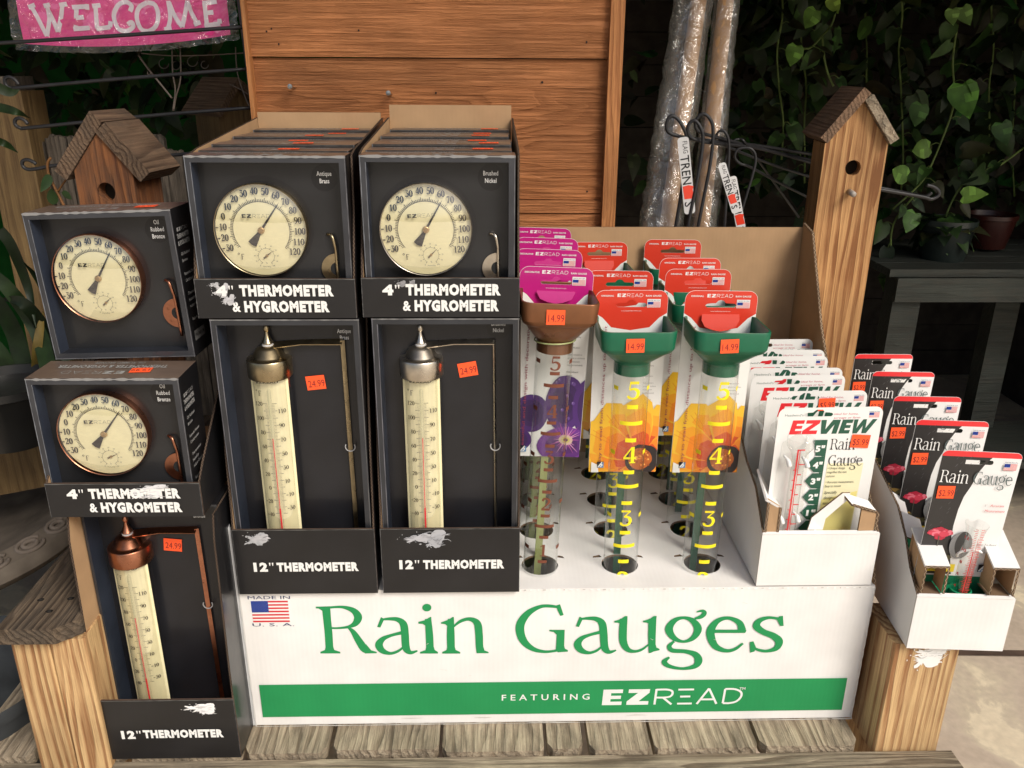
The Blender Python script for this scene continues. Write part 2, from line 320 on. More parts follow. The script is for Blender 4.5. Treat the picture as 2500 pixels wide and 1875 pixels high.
def copy_thing(root, loc, label, rz=None, group=None, skip=()):
    r = root.copy(); col.objects.link(r); r.location = loc; r['label'] = label
    if rz is not None: r.rotation_euler = (root.rotation_euler[0], root.rotation_euler[1], R(rz))
    def rec(a, b):
        for ch in a.children:
            if ch.name.split('.')[0] in skip: continue
            c = ch.copy(); col.objects.link(c); c.parent = b; rec(ch, c)
    rec(root, r); return r
def rrect(x0, y0, x1, y1, r, n=5, corners=(1, 1, 1, 1)):
    o = []
    for (cx, cy, a0), k in zip(((x0+r, y0+r, 180), (x1-r, y0+r, 270), (x1-r, y1-r, 0), (x0+r, y1-r, 90)), corners):
        if not k: o.append((cx+(r if a0 in (270, 0) else -r), cy+(r if a0 in (0, 90) else -r))); continue
        for i in range(n+1): a = R(a0+90*i/n); o.append((cx+r*math.cos(a), cy+r*math.sin(a)))
    return o
def ell(cx, cy, rx, ry, n=20, a0=0, a1=360):
    m = n if a1-a0 == 360 else n+1
    return [(cx+rx*math.cos(R(a0+(a1-a0)*i/n)), cy+ry*math.sin(R(a0+(a1-a0)*i/n))) for i in range(m)]
def blob(cx, cy, rx, ry, seed, n=22, j=.3):
    rnd = random.Random(seed); hs = [(rnd.uniform(-1, 1)/(k**.8), rnd.uniform(0, 6.28), k) for k in (1, 2, 3, 4, 5, 7, 9)]; n = max(n, 26) if j > .3 else n
    f = lambda a: 1+j*.5*sum(h*math.sin(k*a+p) for h, p, k in hs)+j*.18*(rnd.random()-.5)
    return [(cx+rx*math.cos(a)*q, cy+ry*math.sin(a)*q) for a in (2*math.pi*i/n for i in range(n)) for q in (f(a),)]
# ---- drawn lettering --------------------------------------------------------
# "Rain Gauges" capitals and small letters: strokes (x, y, width) and shapes, in the units they were measured in
def _sh(l, dx, dy): return [tuple([a[0]+dx, a[1]+dy]+list(a[2:])) for a in l]
_a = [('p', [(1141, 347), (1170, 272), (1192, 283), (1190, 300), (1165, 352)]),
      ('r', [(1180, 290, 16), (1240, 285, 28), (1300, 291, 40), (1343, 325, 56), (1355, 400, 58), (1359, 470, 58), (1368, 520, 56), (1400, 545, 34), (1452, 531, 12)]),
      ('r', [(1330, 392, 30), (1250, 412, 26), (1185, 440, 40), (1155, 485, 58), (1180, 530, 50), (1240, 551, 28), (1300, 535, 22), (1345, 500, 14)])]
def _base(x0, l, r_, x1, y): return ('p', [(x0, y), (x0, y-12), (l-6, y-27), (l, y-52), (r_, y-52), (r_+8, y-27), (x1, y-12), (x1+1, y)])
RG = {
 'R': [('r', [(746, 195, 62), (756, 300, 58), (766, 400, 58), (773, 515, 58)]), _base(703, 744, 802, 856, 552),
       ('p', [(667, 192), (780, 188), (780, 205), (735, 240), (716, 222), (690, 206), (668, 204)]),
       ('r', [(770, 198, 18), (870, 194, 24), (955, 220, 46), (993, 268, 60), (975, 318, 48), (925, 345, 26), (850, 356, 18), (782, 356, 16)]),
       ('r', [(915, 350, 14), (955, 385, 38), (1000, 455, 56), (1045, 520, 60), (1085, 543, 22)]), ('p', [(1015, 500), (1055, 480), (1095, 528), (1137, 540), (1137, 550), (1047, 552)])],
 'a': _a, 'A': [(k, _sh(l, -617, 58)) for k, l in _a],
 'i': [('r', [(1533, 285, 48), (1543, 400, 56), (1548, 510, 57)]), ('p', ell(1524, 198, 35, 29)), ('p', [(1458, 308), (1505, 296), (1550, 270), (1558, 270), (1560, 330), (1518, 340), (1490, 323), (1460, 322)]), _base(1472, 1520, 1577, 1609, 552)],
 'n': [('r', [(1708, 285, 44), (1708, 400, 58), (1710, 510, 58)]), ('p', [(1633, 312), (1690, 292), (1722, 270), (1732, 270), (1735, 340), (1690, 345), (1665, 325), (1635, 322)]), _base(1643, 1682, 1739, 1781, 552),
       ('r', [(1730, 345, 14), (1785, 302, 26), (1855, 286, 32), (1912, 318, 54), (1926, 400, 57), (1930, 490, 56), (1938, 525, 56)]), ('p', [(1908, 549), (1902, 500), (1959, 500), (1968, 528), (2000, 540), (2000, 549)])],
 'G': [('r', [(405, 262, 18), (340, 250, 26), (255, 252, 30), (160, 300, 50), (100, 380, 64), (97, 460, 64), (130, 530, 56), (195, 580, 40), (275, 600, 26), (350, 596, 22), (408, 582, 22)]),
       ('p', [(370, 245), (402, 235), (430, 318), (405, 325), (385, 285)]), ('p', [(377, 470), (352, 448), (320, 443), (320, 432), (438, 432), (434, 555), (440, 578), (462, 588), (462, 600), (385, 605), (370, 590)])],
 'u': [('p', [(820, 364), (870, 350), (905, 325), (922, 327), (920, 380), (872, 385), (850, 377), (822, 376)]), ('r', [(893, 345, 57), (887, 450, 60), (890, 525, 58), (920, 580, 44), (970, 598, 28), (1030, 585, 22), (1085, 545, 12)]),
       ('p', [(1042, 362), (1095, 348), (1125, 325), (1147, 325), (1140, 385), (1095, 388), (1070, 376), (1044, 374)]), ('r', [(1115, 345, 58), (1111, 450, 58), (1111, 565, 54)]), ('p', [(1086, 610), (1084, 545), (1139, 545), (1146, 568), (1168, 578), (1170, 588), (1125, 598), (1100, 610)])],
 'g': [('c', [(1353, 338, 26), (1425, 362, 44), (1465, 425, 60), (1430, 492, 44), (1353, 522, 24), (1278, 492, 44), (1242, 425, 60), (1282, 362, 44)]), ('r', [(1440, 345, 18), (1490, 330, 34), (1516, 304, 34), (1500, 285, 24), (1455, 293, 10)]),
       ('r', [(1282, 520, 18), (1245, 556, 34), (1268, 590, 38), (1370, 598, 36), (1445, 622, 50), (1470, 670, 60), (1440, 712, 44), (1345, 730, 26), (1245, 712, 34), (1206, 678, 42), (1245, 642, 16)])],
 'e': [('p', [(1590, 430), (1838, 430), (1836, 444), (1828, 455), (1590, 455)]), ('r', [(1807, 436, 58), (1782, 375, 46), (1700, 340, 30), (1618, 362, 44), (1567, 425, 62), (1566, 490, 62), (1602, 560, 50), (1680, 592, 34), (1750, 580, 28), (1812, 535, 18)])],
 's': [('p', [(2090, 327), (2120, 323), (2125, 400), (2100, 402), (2075, 355)]), ('r', [(2085, 345, 22), (2010, 337, 26), (1940, 360, 44), (1917, 403, 56), (1965, 445, 50), (2045, 478, 54), (2090, 520, 60), (2070, 572, 46), (2000, 594, 28), (1940, 588, 24), (1890, 568, 18)]),
       ('p', [(1865, 525), (1892, 520), (1912, 565), (1900, 598), (1868, 607)])]}
def _toface(l, gauges):
    o = []
    for a in l:
        ox, oy = (1240, 1400) if gauges else (560, 1420); p = P(ox+a[0]/3.16, oy+a[1]/3.16, 0)
        o.append((p.x, p.z)+((a[2]/3.16*.0005735,) if len(a) > 2 else ()))
    return o
RGF = {k: [(t, _toface(l, k in 'AGuges')) for t, l in v] for k, v in RG.items()}
def rg_letter(mb, F, k, c, f=lambda x, z: (x, z), ws=1, sub=5, mat='ink'):
    for t, l in RGF[k]:
        q = [tuple(f(a[0], a[1]))+((a[2]*ws,) if len(a) > 2 else ()) for a in l]
        if t == 'p': mb.poly(F, [p[:2] for p in q], c, mat)
        else: mb.ribbon(F, q, c, mat, closed=t == 'c', sub=sub)
RGX0, RGX1 = RGF['R'][2][1][0][0], RGF['e'][0][1][1][0]; RGZ = P(560+703/3.16, 1420+552/3.16, 0).z
GX0 = min(a[0] for a in RGF['G'][0][1])-.01
def rain_gauge(mb, F, x, y, w, h, c1, c2, two=False, gap=0):
    """the words Rain Gauge in the drawn serif letters, fitted to width w and capital height h"""
    cap = .0651; W = RGX1-RGX0
    for k in 'RainGAuge':
        if two:
            wx = w/(RGX1-GX0)
            g = (lambda a, b: (x+(a-GX0)*wx, y-h*1.75+(b-RGZ)/cap*h)) if k in 'GAuge' else (lambda a, b: (x+.0+(a-RGX0)*wx, y+(b-RGZ)/cap*h))
            rg_letter(mb, F, k, c2 if k in 'GAuge' else c1, g, wx*.8, 2)
        else:
            rg_letter(mb, F, k, c2 if k in 'GAuge' else c1, lambda a, b: (x+(a-RGX0)/W*w+(gap if k in 'GAuge' else 0), y+(b-RGZ)/cap*h), (w/W+h/cap)*.4, 2)
# serif figures in a box one high
DG = {
 '0': [('c', [(.3, .96, .07), (.46, .82, .13), (.52, .5, .16), (.46, .18, .13), (.3, .04, .07), (.14, .18, .13), (.08, .5, .16), (.14, .82, .13)])],
 '1': [('r', [(.32, .98, .14), (.32, .04, .14)]), ('r', [(.14, .82, .04), (.3, .92, .09)]), ('r', [(.14, .03, .06), (.5, .03, .06)])],
 '2': [('r', [(.1, .74, .12), (.16, .92, .12), (.33, .95, .1), (.46, .8, .15), (.42, .58, .13), (.24, .32, .08), (.08, .1, .06)]), ('r', [(.05, .07, .14), (.52, .07, .14)]), ('r', [(.5, .08, .06), (.55, .24, .04)])],
 '3': [('r', [(.08, .93, .1), (.5, .93, .1)]), ('r', [(.48, .92, .05), (.22, .6, .06)]), ('r', [(.2, .58, .05), (.4, .56, .11), (.5, .34, .15), (.42, .1, .11), (.25, .04, .08), (.1, .1, .11), (.09, .22, .1)])],
 '4': [('r', [(.38, .97, .06), (.04, .3, .06)]), ('r', [(.02, .28, .1), (.58, .28, .1)]), ('r', [(.42, .98, .14), (.42, .03, .14)]), ('r', [(.28, .025, .05), (.56, .025, .05)])],
 '5': [('r', [(.13, .93, .13), (.52, .93, .13)]), ('r', [(.15, .97, .05), (.12, .54, .06)]), ('r', [(.12, .52, .05), (.3, .6, .1), (.47, .48, .14), (.5, .3, .15), (.42, .1, .11), (.25, .04, .07), (.1, .1, .11), (.09, .2, .1)])],
 '6': [('c', [(.31, .58, .06), (.46, .48, .12), (.51, .29, .15), (.45, .1, .11), (.31, .04, .06), (.17, .12, .11), (.11, .3, .14), (.17, .48, .1)]), ('r', [(.46, .95, .06), (.26, .82, .11), (.11, .52, .14), (.1, .3, .14)])],
 '7': [('r', [(.06, .92, .14), (.52, .92, .14)]), ('r', [(.51, .9, .06), (.32, .5, .1), (.24, .02, .14)]), ('r', [(.07, .9, .05), (.05, .76, .04)])],
 '8': [('c', [(.3, .97, .07), (.43, .88, .12), (.44, .7, .12), (.3, .56, .08), (.16, .7, .12), (.17, .88, .12)]), ('c', [(.3, .54, .07), (.46, .42, .13), (.5, .26, .14), (.43, .08, .11), (.3, .03, .07), (.16, .1, .11), (.1, .26, .14), (.15, .42, .12)])],
 '9': [('c', [(.31, .42, .06), (.16, .52, .12), (.11, .71, .15), (.17, .9, .11), (.31, .96, .06), (.45, .88, .11), (.51, .7, .14), (.45, .52, .1)]), ('r', [(.16, .05, .06), (.36, .18, .11), (.51, .48, .14), (.52, .7, .14)])],
 '-': [('r', [(.04, .38, .13), (.48, .38, .13)])], '"': [('r', [(.12, .98, .1), (.14, .68, .05)]), ('r', [(.3, .98, .1), (.32, .68, .05)])],
 'F': [('r', [(.16, .98, .14), (.16, .03, .14)]), ('r', [(.1, .95, .07), (.55, .95, .07)]), ('r', [(.54, .96, .04), (.54, .78, .04)]), ('r', [(.18, .52, .06), (.42, .52, .06)]), ('r', [(.02, .02, .05), (.32, .02, .05)])]}
def digits(mb, F, s, x, y, h, c, al='c', sx=1., bold=1., mat='ink', sub=2, rot=0):
    adv = .62*sx*h; W = adv*len(s)-.04*h; ox = {'c': -W/2, 'l': 0, 'r': -W}[al]; ca, sa = math.cos(R(rot)), math.sin(R(rot))
    for i, ch in enumerate(s):
        for t, l in DG.get(ch, []):
            q = []
            for a, b, ww in l:
                X = ox+i*adv+a*h*sx; Y = b*h; q.append((x+X*ca-Y*sa, y+X*sa+Y*ca, ww*h*bold))
            mb.ribbon(F, q, c, mat, closed=t == 'c', sub=sub)
def brandmark(mb, F, x, y, w, c, slant=.06, tm=True, sub=3, thin=.09, mat='ink', c2=None):
    """two heavy letters E Z, then thin R, three bars, A, D; x,y = left baseline"""
    k = w/6.35; c2 = c2 or c
    def T(l): return [(x+(a+slant*b)*k, y+b*k)+((t[0]*k,) if t else ()) for a, b, *t in l]
    mb.poly(F, T([(0, 0), (1.02, 0), (1.02, .22), (.42, .22), (.42, .39), (.95, .39), (.95, .6), (.42, .6), (.42, .77), (1.02, .77), (1.02, 1), (0, 1)]), c, mat)
    mb.poly(F, T([(1.28, 0), (2.42, 0), (2.42, .23), (1.9, .23), (2.42, .78), (2.42, 1), (1.32, 1), (1.32, .77), (1.82, .77), (1.28, .22)]), c, mat)
    mb.ribbon(F, T([(2.76, 0, thin), (2.76, 1, thin)]), c2, mat); mb.ribbon(F, T([(2.76, .96, thin), (3.3, .96, thin), (3.58, .86, thin), (3.62, .66, thin), (3.5, .5, thin), (3.2, .45, thin), (2.76, .45, thin)]), c2, mat, sub=sub); mb.ribbon(F, T([(3.15, .45, thin), (3.65, 0, thin)]), c2, mat)
    for yy, a, b in ((.04, 3.95, 4.72), (.5, 4.05, 4.58), (.95, 3.9, 4.72)): mb.ribbon(F, T([(a, yy, thin), (b, yy, thin)]), c2, mat)
    mb.ribbon(F, T([(4.98, 0, thin), (5.5, 1, thin)]), c2, mat); mb.ribbon(F, T([(5.5, 1, thin), (6.02, 0, thin)]), c2, mat); mb.ribbon(F, T([(5.12, .3, thin), (5.88, .3, thin)]), c2, mat)
    mb.ribbon(F, T([(6.35, .04, thin), (6.35, .96, thin)]), c2, mat); mb.ribbon(F, T([(6.35, .96, thin), (6.85, .94, thin), (7.2, .75, thin), (7.25, .45, thin), (7.05, .15, thin), (6.7, .04, thin), (6.35, .04, thin)]), c2, mat, sub=sub)
def us_flag(mb, F, x, y, w, h, stars=False, txt=None, tc=(.03, .04, .12), skew=0, top=True):
    """x,y = top-left; 13 stripes and a blue canton"""
    FF = lambda a, b, d=0: F(a+skew*(y-b), b, d)
    mb.rect(FF, x, y-h, x+w, y, WHITE, 'ink')
    for i in range(0, 13, 2): mb.rect(FF, x, y-h*(i+1)/13, x+w, y-h*i/13, (.62, .035, .045), 'ink', d=mb.d)
    mb.d += STEP; mb.rect(FF, x, y-h*7/13, x+w*.46, y, (.012, .04, .26), 'ink')
    if stars:
        for r_ in range(9):
            for q in range(6 if r_ % 2 == 0 else 5):
                cx = x+w*.46*(q+.5+(.5 if r_ % 2 else 0))/6; cy = y-h*7/13*(r_+.6)/9.2; rr = w*.0085
                mb.poly(FF, [(cx+rr*(1 if i % 2 else .4)*math.sin(i*math.pi/5), cy+rr*(1 if i % 2 else .4)*math.cos(i*math.pi/5)) for i in range(10)], WHITE, 'ink', d=mb.d)
        mb.d += STEP
    if txt and top: mb.text(FF, txt, x+w/2, y+h*.12, h*.2, tc, w=w*1.0)
def hmark(mb, F, x, y, s):
    """small square maker's mark: white swirl between a black and a blue corner"""
    mb.rect(F, x, y, x+s, y+s, (.015, .015, .02), 'ink'); mb.poly(F, [(x+s, y), (x+s, y+s), (x+.1*s, y)], (.12, .27, .5), 'ink')
    mb.ribbon(F, [(x+.15*s, y+.1*s, .2*s), (x+.75*s, y+.95*s, .16*s)], WHITE, 'ink'); mb.ribbon(F, [(x+.3*s, y+.35*s, .16*s), (x+.62*s, y+.58*s, .18*s), (x+.75*s, y+.4*s, .18*s), (x+.45*s, y+.08*s, .14*s)], WHITE, 'ink', sub=3)
ORANGE = (1.0, .115, .032)
def sticker(parent, F, x, y, w, h, txt, rot=0, name='price_sticker', c=ORANGE, seg=True, dd=.0012, tc=(.16, .015, .02)):
    mb = MB('ink'); ca, sa = math.cos(R(rot)), math.sin(R(rot)); G = lambda a, b, d=0: F(x+a*ca-b*sa, y+a*sa+b*ca, d)
    mb.d = dd; mb.rect(G, -w/2, -h/2, w/2, h/2, c, 'ink')
    if txt: mb.text(G, txt, w*.03, -h*.3, h*.5, tc, w=w*.86)
    return mb.build(name, parent)
def flute(mb, a, b, nrm, wd, c=(.10, .06, .035), lc=(.36, .27, .18), period=.0075):
    """open edge of corrugated board from a to b: dark gap, wavy medium; nrm looks out of the edge, wd = board thickness direction vector"""
    a, b, nrm, wd = V(a), V(b), V(nrm), V(wd); L_ = (b-a).length
    if L_ < .002: return
    u = (b-a)/L_; t = wd.length; v = wd/t; o = a+nrm*.0003
    F = lambda x, y, d=0: o+u*x+v*y+nrm*d
    pts = [(0, 0), (L_, 0), (L_, t), (0, t)]
    if u.cross(v).dot(nrm) < 0: pts = pts[::-1]
    mb.add([F(*p, 0) for p in pts], [(0, 1, 2, 3)], c, 'rough')
    n = max(2, int(L_/period*2)); z = [(L_*i/n, t*(.14 if i % 2 else .86), t*.16) for i in range(n+1)]
    vs_ = []; fs = []
    for i, (x, y, q) in enumerate(z): vs_ += [F(x, y-q, .0002), F(x, y+q, .0002)]
    for i in range(n): fs.append((2*i, 2*i+2, 2*i+3, 2*i+1))
    mb.add(vs_, fs, lc, 'rough')
sc.cycles.transparent_max_bounces = 24
KR = (.42, .27, .15); BLK = (.010, .010, .0115); WB = (.80, .79, .77); EDG = (.20, .13, .08)
# ================================================================ setting
g = MB('stained_paving'); n = 1
g.add([(-40, -40, -.42), (40, -40, -.42), (40, 40, -.42), (-40, 40, -.42)], [(0, 1, 2, 3)])
tag(g.build('ground'), None, None, kind='structure')
mb = MB('rough')
for i in range(7):
    p = P(1990+i*95, 1572+(i % 2)*5, .35); 
r_ = MB('rough'); a = PZ(2280, 1588, -.415); b = PZ(2520, 1600, -.415)
r_.add([a+V((-.1, -.012, 0)), b+V((.3, -.014, 0)), b+V((.3, .006, 0)), a+V((-.1, .01, 0))], [(0, 1, 2, 3)], (.09, .06, .045))
tag(r_.build('paving_joint'), None, None, kind='structure')
shed = thing('open_shed', (0, 2.6, -.42), 'dark open shed with grey-brown plank back wall behind the vines', 'shed')
mb = MB('rough', Matrix.Translation((0, -2.6, .42)))
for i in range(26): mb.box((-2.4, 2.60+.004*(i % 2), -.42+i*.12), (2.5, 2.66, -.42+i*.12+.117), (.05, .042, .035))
mb.box((-2.4, 2.662, -.42), (2.5, 2.69, 2.6), (.03, .025, .02)); mb.build('back_wall', shed)  # backing sheet added behind the planks so no daylight shows through the gaps
for sx in (-2.15, 2.2): MB('rough', Matrix.Translation((0, -2.6, .42))).box((sx, .66, -.42), (sx+.06, 2.5995, 1.129), (.05, .045, .04)).build('side_wall', shed)  # out of view, set close in to keep daylight off the background
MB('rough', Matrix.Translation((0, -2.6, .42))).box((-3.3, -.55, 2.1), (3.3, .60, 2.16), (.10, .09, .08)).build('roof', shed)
MB('rough', Matrix.Translation((0, -2.6, .42))).box((-2.2, .60, 1.13), (2.3, 2.8, 1.19), (.06, .055, .05)).build('low_light_block', shed)  # unseen panel added low overhead to block daylight and darken the background
MB('rough', Matrix.Translation((0, -2.6, .42))).box((-3.3, .60, 1.191), (3.3, .64, 2.099), (.06, .055, .05)).build('front_light_block', shed)  # unseen upright panel added above it, also keeping daylight out
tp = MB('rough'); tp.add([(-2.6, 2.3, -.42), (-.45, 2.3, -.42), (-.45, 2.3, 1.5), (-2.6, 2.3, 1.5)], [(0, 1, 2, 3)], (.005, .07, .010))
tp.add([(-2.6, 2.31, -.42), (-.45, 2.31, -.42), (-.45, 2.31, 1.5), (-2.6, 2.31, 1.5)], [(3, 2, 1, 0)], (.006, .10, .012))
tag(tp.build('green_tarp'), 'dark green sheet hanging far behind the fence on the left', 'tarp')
def worn(mb, F, pts, wd, c, seed, n=26):
    """scuffed, lighter line along a creased edge"""
    rnd = random.Random(seed)
    for a, b in zip(pts, pts[1:]):
        q = []
        for i in range(n+1):
            t = i/n; q.append((a[0]+(b[0]-a[0])*t, a[1]+(b[1]-a[1])*t, wd*(.35+rnd.random()*.9)))
        mb.ribbon(F, q, c, 'print_card', sub=2)
def torn_scrap(mb, F, cx, cz, rx, rz_, sd, c):
    """what is left of a label pulled off: straight cut edge to the right, ragged fibres to the left, flakes around"""
    rnd = random.Random(sd); o = []
    for i in range(64):
        a = 2*math.pi*i/64; ca, sa = math.cos(a), math.sin(a); r_ = (abs(ca)**5+abs(sa)**5)**-.2
        rag = .06 if ca > .3 else .42; r_ *= 1-rag*rnd.random()-(.30*abs(math.sin(a*2.5+sd)) if ca < .2 else 0); o.append((cx+rx*ca*r_+rz_*.25*sa, cz+rz_*sa*r_+rx*.10*ca))
    mb.poly(F, o, c)
    for i in range(4):
        a = rnd.uniform(1.8, 4.6); q = rnd.uniform(.8, 1.25); mb.poly(F, blob(cx+rx*q*math.cos(a), cz+rz_*q*math.sin(a), rx*rnd.uniform(.02, .09), rz_*rnd.uniform(.03, .10), i, 9, .4), c)
    for i in range(12):
        x, z = cx+rx*rnd.uniform(-.5, .8), cz+rz_*rnd.uniform(-.6, .6); k = rnd.uniform(.55, 1.2); mb.ribbon(F, [(x, z, .0008), (x+rx*rnd.uniform(.1, .4), z+rz_*rnd.uniform(-.2, .3), rnd.uniform(.0006, .0022)), (x+rx*rnd.uniform(.4, .6), z+rz_*rnd.uniform(-.3, .4), .0003)], tuple(min(.85, v*k) for v in c), sub=2)
# ---- bench the display stands on
bench = thing('display_bench', (0, 0, 0), 'weathered wooden bench of planks and posts carrying the boxes', 'bench')
sx = [PZ(x, 1850, 0).x for x in (585, 802, 1073, 1335, 1439, 1601, 1868, 2128)]; sx = [-.72, -.62, -.50]+sx[0:]
rr = random.Random(3)
for i in range(len(sx)-1):
    x0, x1 = sx[i]+.0025, sx[i+1]-.0025-(.004 if i % 3 == 0 else 0); yf = -.050+rr.uniform(-.004, .004); mb = MB('weathered_deck'); c_ = .004+rr.random()*.004; z1 = -rr.random()*.002
    # board with worn front corners
    prof = [(x0+c_, yf), (x1-c_, yf), (x1, yf+c_*1.6), (x1, .62), (x0, .62), (x0, yf+c_*1.6)]
    mb.slab([(a, b, z1) for a, b in prof], .019); mb.build('deck_board', bench)
mb = MB('weathered_rail'); mb.slab([(-.66, -.125, -.0085), (.640, -.115, -.0085), (.638, -.0555, -.0085), (-.66, -.0555, -.0085)], .09); mb.build('front_rail', bench)
MB('weathered_rail').box((-.66, .55, -.12), (.64, .585, -.02)).build('back_rail', bench)
def post(mbm, x0, x1, y0, y1, z0, z1, c=.003):
    mb = MB(mbm); f = [(x0+c, y0), (x1-c, y0), (x1, y0+c), (x1, y1-c), (x1-c, y1), (x0+c, y1), (x0, y1-c), (x0, y0+c)]
    mb.add([(a, b, z) for z in (z0, z1) for a, b in f], [(i, (i+1) % 8, (i+1) % 8+8, i+8) for i in range(8)]+[tuple(range(8))[::-1], tuple(range(8, 16))]); return mb
post('pine_post', .531, .622, -.050, .041, -.0195, .1675).build('post', bench)
mbp = post('pine_post', -.606, -.5585, -.068, .02, -.0080, .2055); mbp.build('post', bench, label='pine post striped with dark growth rings')
post('pine_post', -.5575, -.5125, -.068, .02, -.0080, .203).build('post', bench)
for a in ((-.6, .5), (.531, .5)): post('pine_post', a[0], a[0]+.09, .5, .59, -.42, .2).build('post', bench)
for a in ((-.62, .0), (.531, .0), (-.05, .0)): post('pine_post', a[0]+.01, a[0]+.09, .0, .08, -.42, -.021).build('leg', bench)
mb = MB('weathered_dark'); mb.slab([(-.610, -.082, .228), (-.540, -.082, .228), (-.516, -.060, .228), (-.514, .60, .228), (-.610, .60, .228)], .022)
arm = mb.build('arm_board', bench)
for x, y in ((-.585, -.02), (-.548, -.018), (-.562, -.045), (-.583, .3)): mb = MB('rough'); mb.poly(fr((x, y, .228), (1, 0, 0), (0, 1, 0)), blob(0, 0, .0045, .0035, int(abs(x)*999)), (.012, .01, .008)); mb.lathe([(.0001, .2286), (.002, .2288), (.0024, .2283)], x, y, 10, (.03, .028, .025)); mb.build('screw', arm)
MB('weathered_dark').slab([(.528, -.06, .325), (.626, -.06, .325), (.626, .60, .325), (.528, .60, .325)], .022) if 0 else None
mb = MB('ink'); F = fr((.577, -.0505, .150)); torn_scrap(mb, F, .0, -.006, .022, .016, 5, (.80, .80, .78)); torn_scrap(mb, F, .002, .006, .024, .008, 9, (.84, .84, .82)); mb.build('torn_paper', bench)
# ================================================================ white display box
BX0, BX1, BZ = -.336, .518, .2245
dbox = thing('display_box', (0, 0, 0), 'wide white corrugated display box lettered in green, with holes in its top', 'display box')
GRN = (.018, .27, .085)
mb = MB('matte_board')
lst = [(BX0, .0), (BX1, .0), (BX1, .43), (BX0, .43)]
cols = {'p': .067, 'm': .1795, 'r': .296}; rows = [.058, .153, .247, .341, .40]
holes = []
for cx in cols.values():
    for ry in rows[:4]: holes.append(ell(cx, ry, .0255, .0255, 26)); holes.append([(cx-.036, ry+.017), (cx-.023, ry+.0185), (cx-.026, ry+.024), (cx-.035, ry+.021)][::1]); holes.append([(cx+.026, ry+.0185), (cx+.036, ry+.016), (cx+.034, ry+.021), (cx+.028, ry+.0235)])
mb.poly(fr((0, 0, BZ), (1, 0, 0), (0, 1, 0)), [lst]+holes, WB, d=0)
mb.poly(fr((0, 0, BZ-.003), (1, 0, 0), (0, 1, 0)), [lst]+holes, KR, 'kraft', d=0)
for h in holes:
    m_ = len(h); mb.add([(x, y, BZ) for x, y in h]+[(x, y, BZ-.003) for x, y in h], [(i, (i+1) % m_, (i+1) % m_+m_, i+m_) for i in range(m_)], EDG, 'rough')
mb.box((BX0, 0, 0.0008), (BX1, .43, BZ), WB, skip='u')
F = fr((0, 0, 0)); mb.d = .0004
# flag and lettering on the front
tl = P(612, 1467, 0); br = P(710, 1537, 0)
us_flag(mb, F, tl.x, tl.z, br.x-tl.x, tl.z-P(612, 1519, 0).z, stars=True)
mb.text(F, 'MADE IN', (tl.x+br.x)/2, tl.z+.0028, .0052, (.03, .04, .12), w=.056, al='c'); mb.text(F, 'U. S. A.', (tl.x+br.x)/2+.002, P(650, 1527, 0).z-.001, .0052, (.03, .04, .12), w=.056)
for k in 'RainGAuges': rg_letter(mb, F, k, GRN, sub=9)
z1, z0 = P(1300, 1663, 0).z, P(1300, 1741, 0).z; xa, xb = P(632, 1664, 0).x, P(2067, 1660, 0).x
mb.rect(F, xa, z0, xb, z1, GRN)
a = P(1225, 1706, 0); b = P(1439, 1705, 0); mb.text(F, 'F E A T U R I N G', (a.x+b.x)/2, a.z-.002, .0105, WHITE, w=b.x-a.x, bold=.012)
a = P(1469, 1720, 0); b = P(1805, 1719, 0); brandmark(mb, F, a.x, a.z, (b.x-a.x)*.875, WHITE, slant=.05, thin=.115, sub=6); mb.text(F, 'TM', P(1812, 1678, 0).x, P(1812, 1682, 0).z, .0045, WHITE, w=.0085, bold=.01)
rnd = random.Random(21)
for i in range(96):     # torn perforation along the top front edge, scuffs low down
    x = BX0+(BX1-BX0)*(i+.5)/96+rnd.uniform(-.001, .001)
    if x > -.01: mb.rect(F, x, BZ-.0012-rnd.random()*.0008, x+rnd.uniform(.0015, .004), BZ-.0002, (.93, .93, .92) if i % 3 else (.52, .50, .47))
for i in range(16): x, z = rnd.uniform(BX0, BX1-.02), rnd.choice((.002, .003, .012)); mb.ribbon(F, [(x, z, .0003), (x+rnd.uniform(.004, .02), z+rnd.uniform(-.001, .001), rnd.uniform(.0006, .0016)), (x+rnd.uniform(.02, .035), z, .0003)], (.58, .56, .52))
for i in range(9): x, z = rnd.uniform(BX0+.02, BX1-.05), rnd.uniform(.02, BZ-.02); mb.ribbon(F, [(x, z, .0002), (x+rnd.uniform(.003, .012), z+rnd.uniform(-.004, .004), .0007)], (.66, .65, .62))
worn(mb, F, [(BX1-.0012, .002), (BX1-.0012, BZ)], .0016, (.62, .60, .57), 77); worn(mb, F, [(BX0+.0012, .002), (BX0+.0012, BZ)], .0018, (.66, .65, .63), 78); worn(mb, F, [(BX0, .0012), (BX1, .0012)], .0014, (.60, .58, .54), 79, 60)
body = mb.build('box_body', dbox)
mb = MB('kraft')   # raised back and slanting side wing, plain brown inside
mb.slab([(BX1, .4301, .0), (BX0, .4301, .0), (BX0, .4301, .633), (BX1, .4301, .633)][::-1], -.003, KR, 'kraft', ec=EDG)
mb.build('back_panel', dbox)
prof = [(.427, .0), (.427, .64), (.385, .632), (.30, .50), (.23, .42), (.16, .36), (.05, .30), (.0035, BZ+.001), (.0035, .0)]
mb = MB('kraft'); mb.slab([(BX1-.001, y, z) for y, z in prof], -.004, KR, 'kraft', edge='rough', ec=EDG)
for (a, b) in zip(prof[1:-2], prof[2:-1]):
    nn = V((0, (V(b)-V(a)).y, -(V(b)-V(a)).x)).normalized(); nn = nn if nn.z > 0 else -nn
    flute(mb, (BX1-.001, *a), (BX1-.001, *b), (0, nn.y, nn.z) if nn.z else (0, -1, 0), (.004, 0, 0))
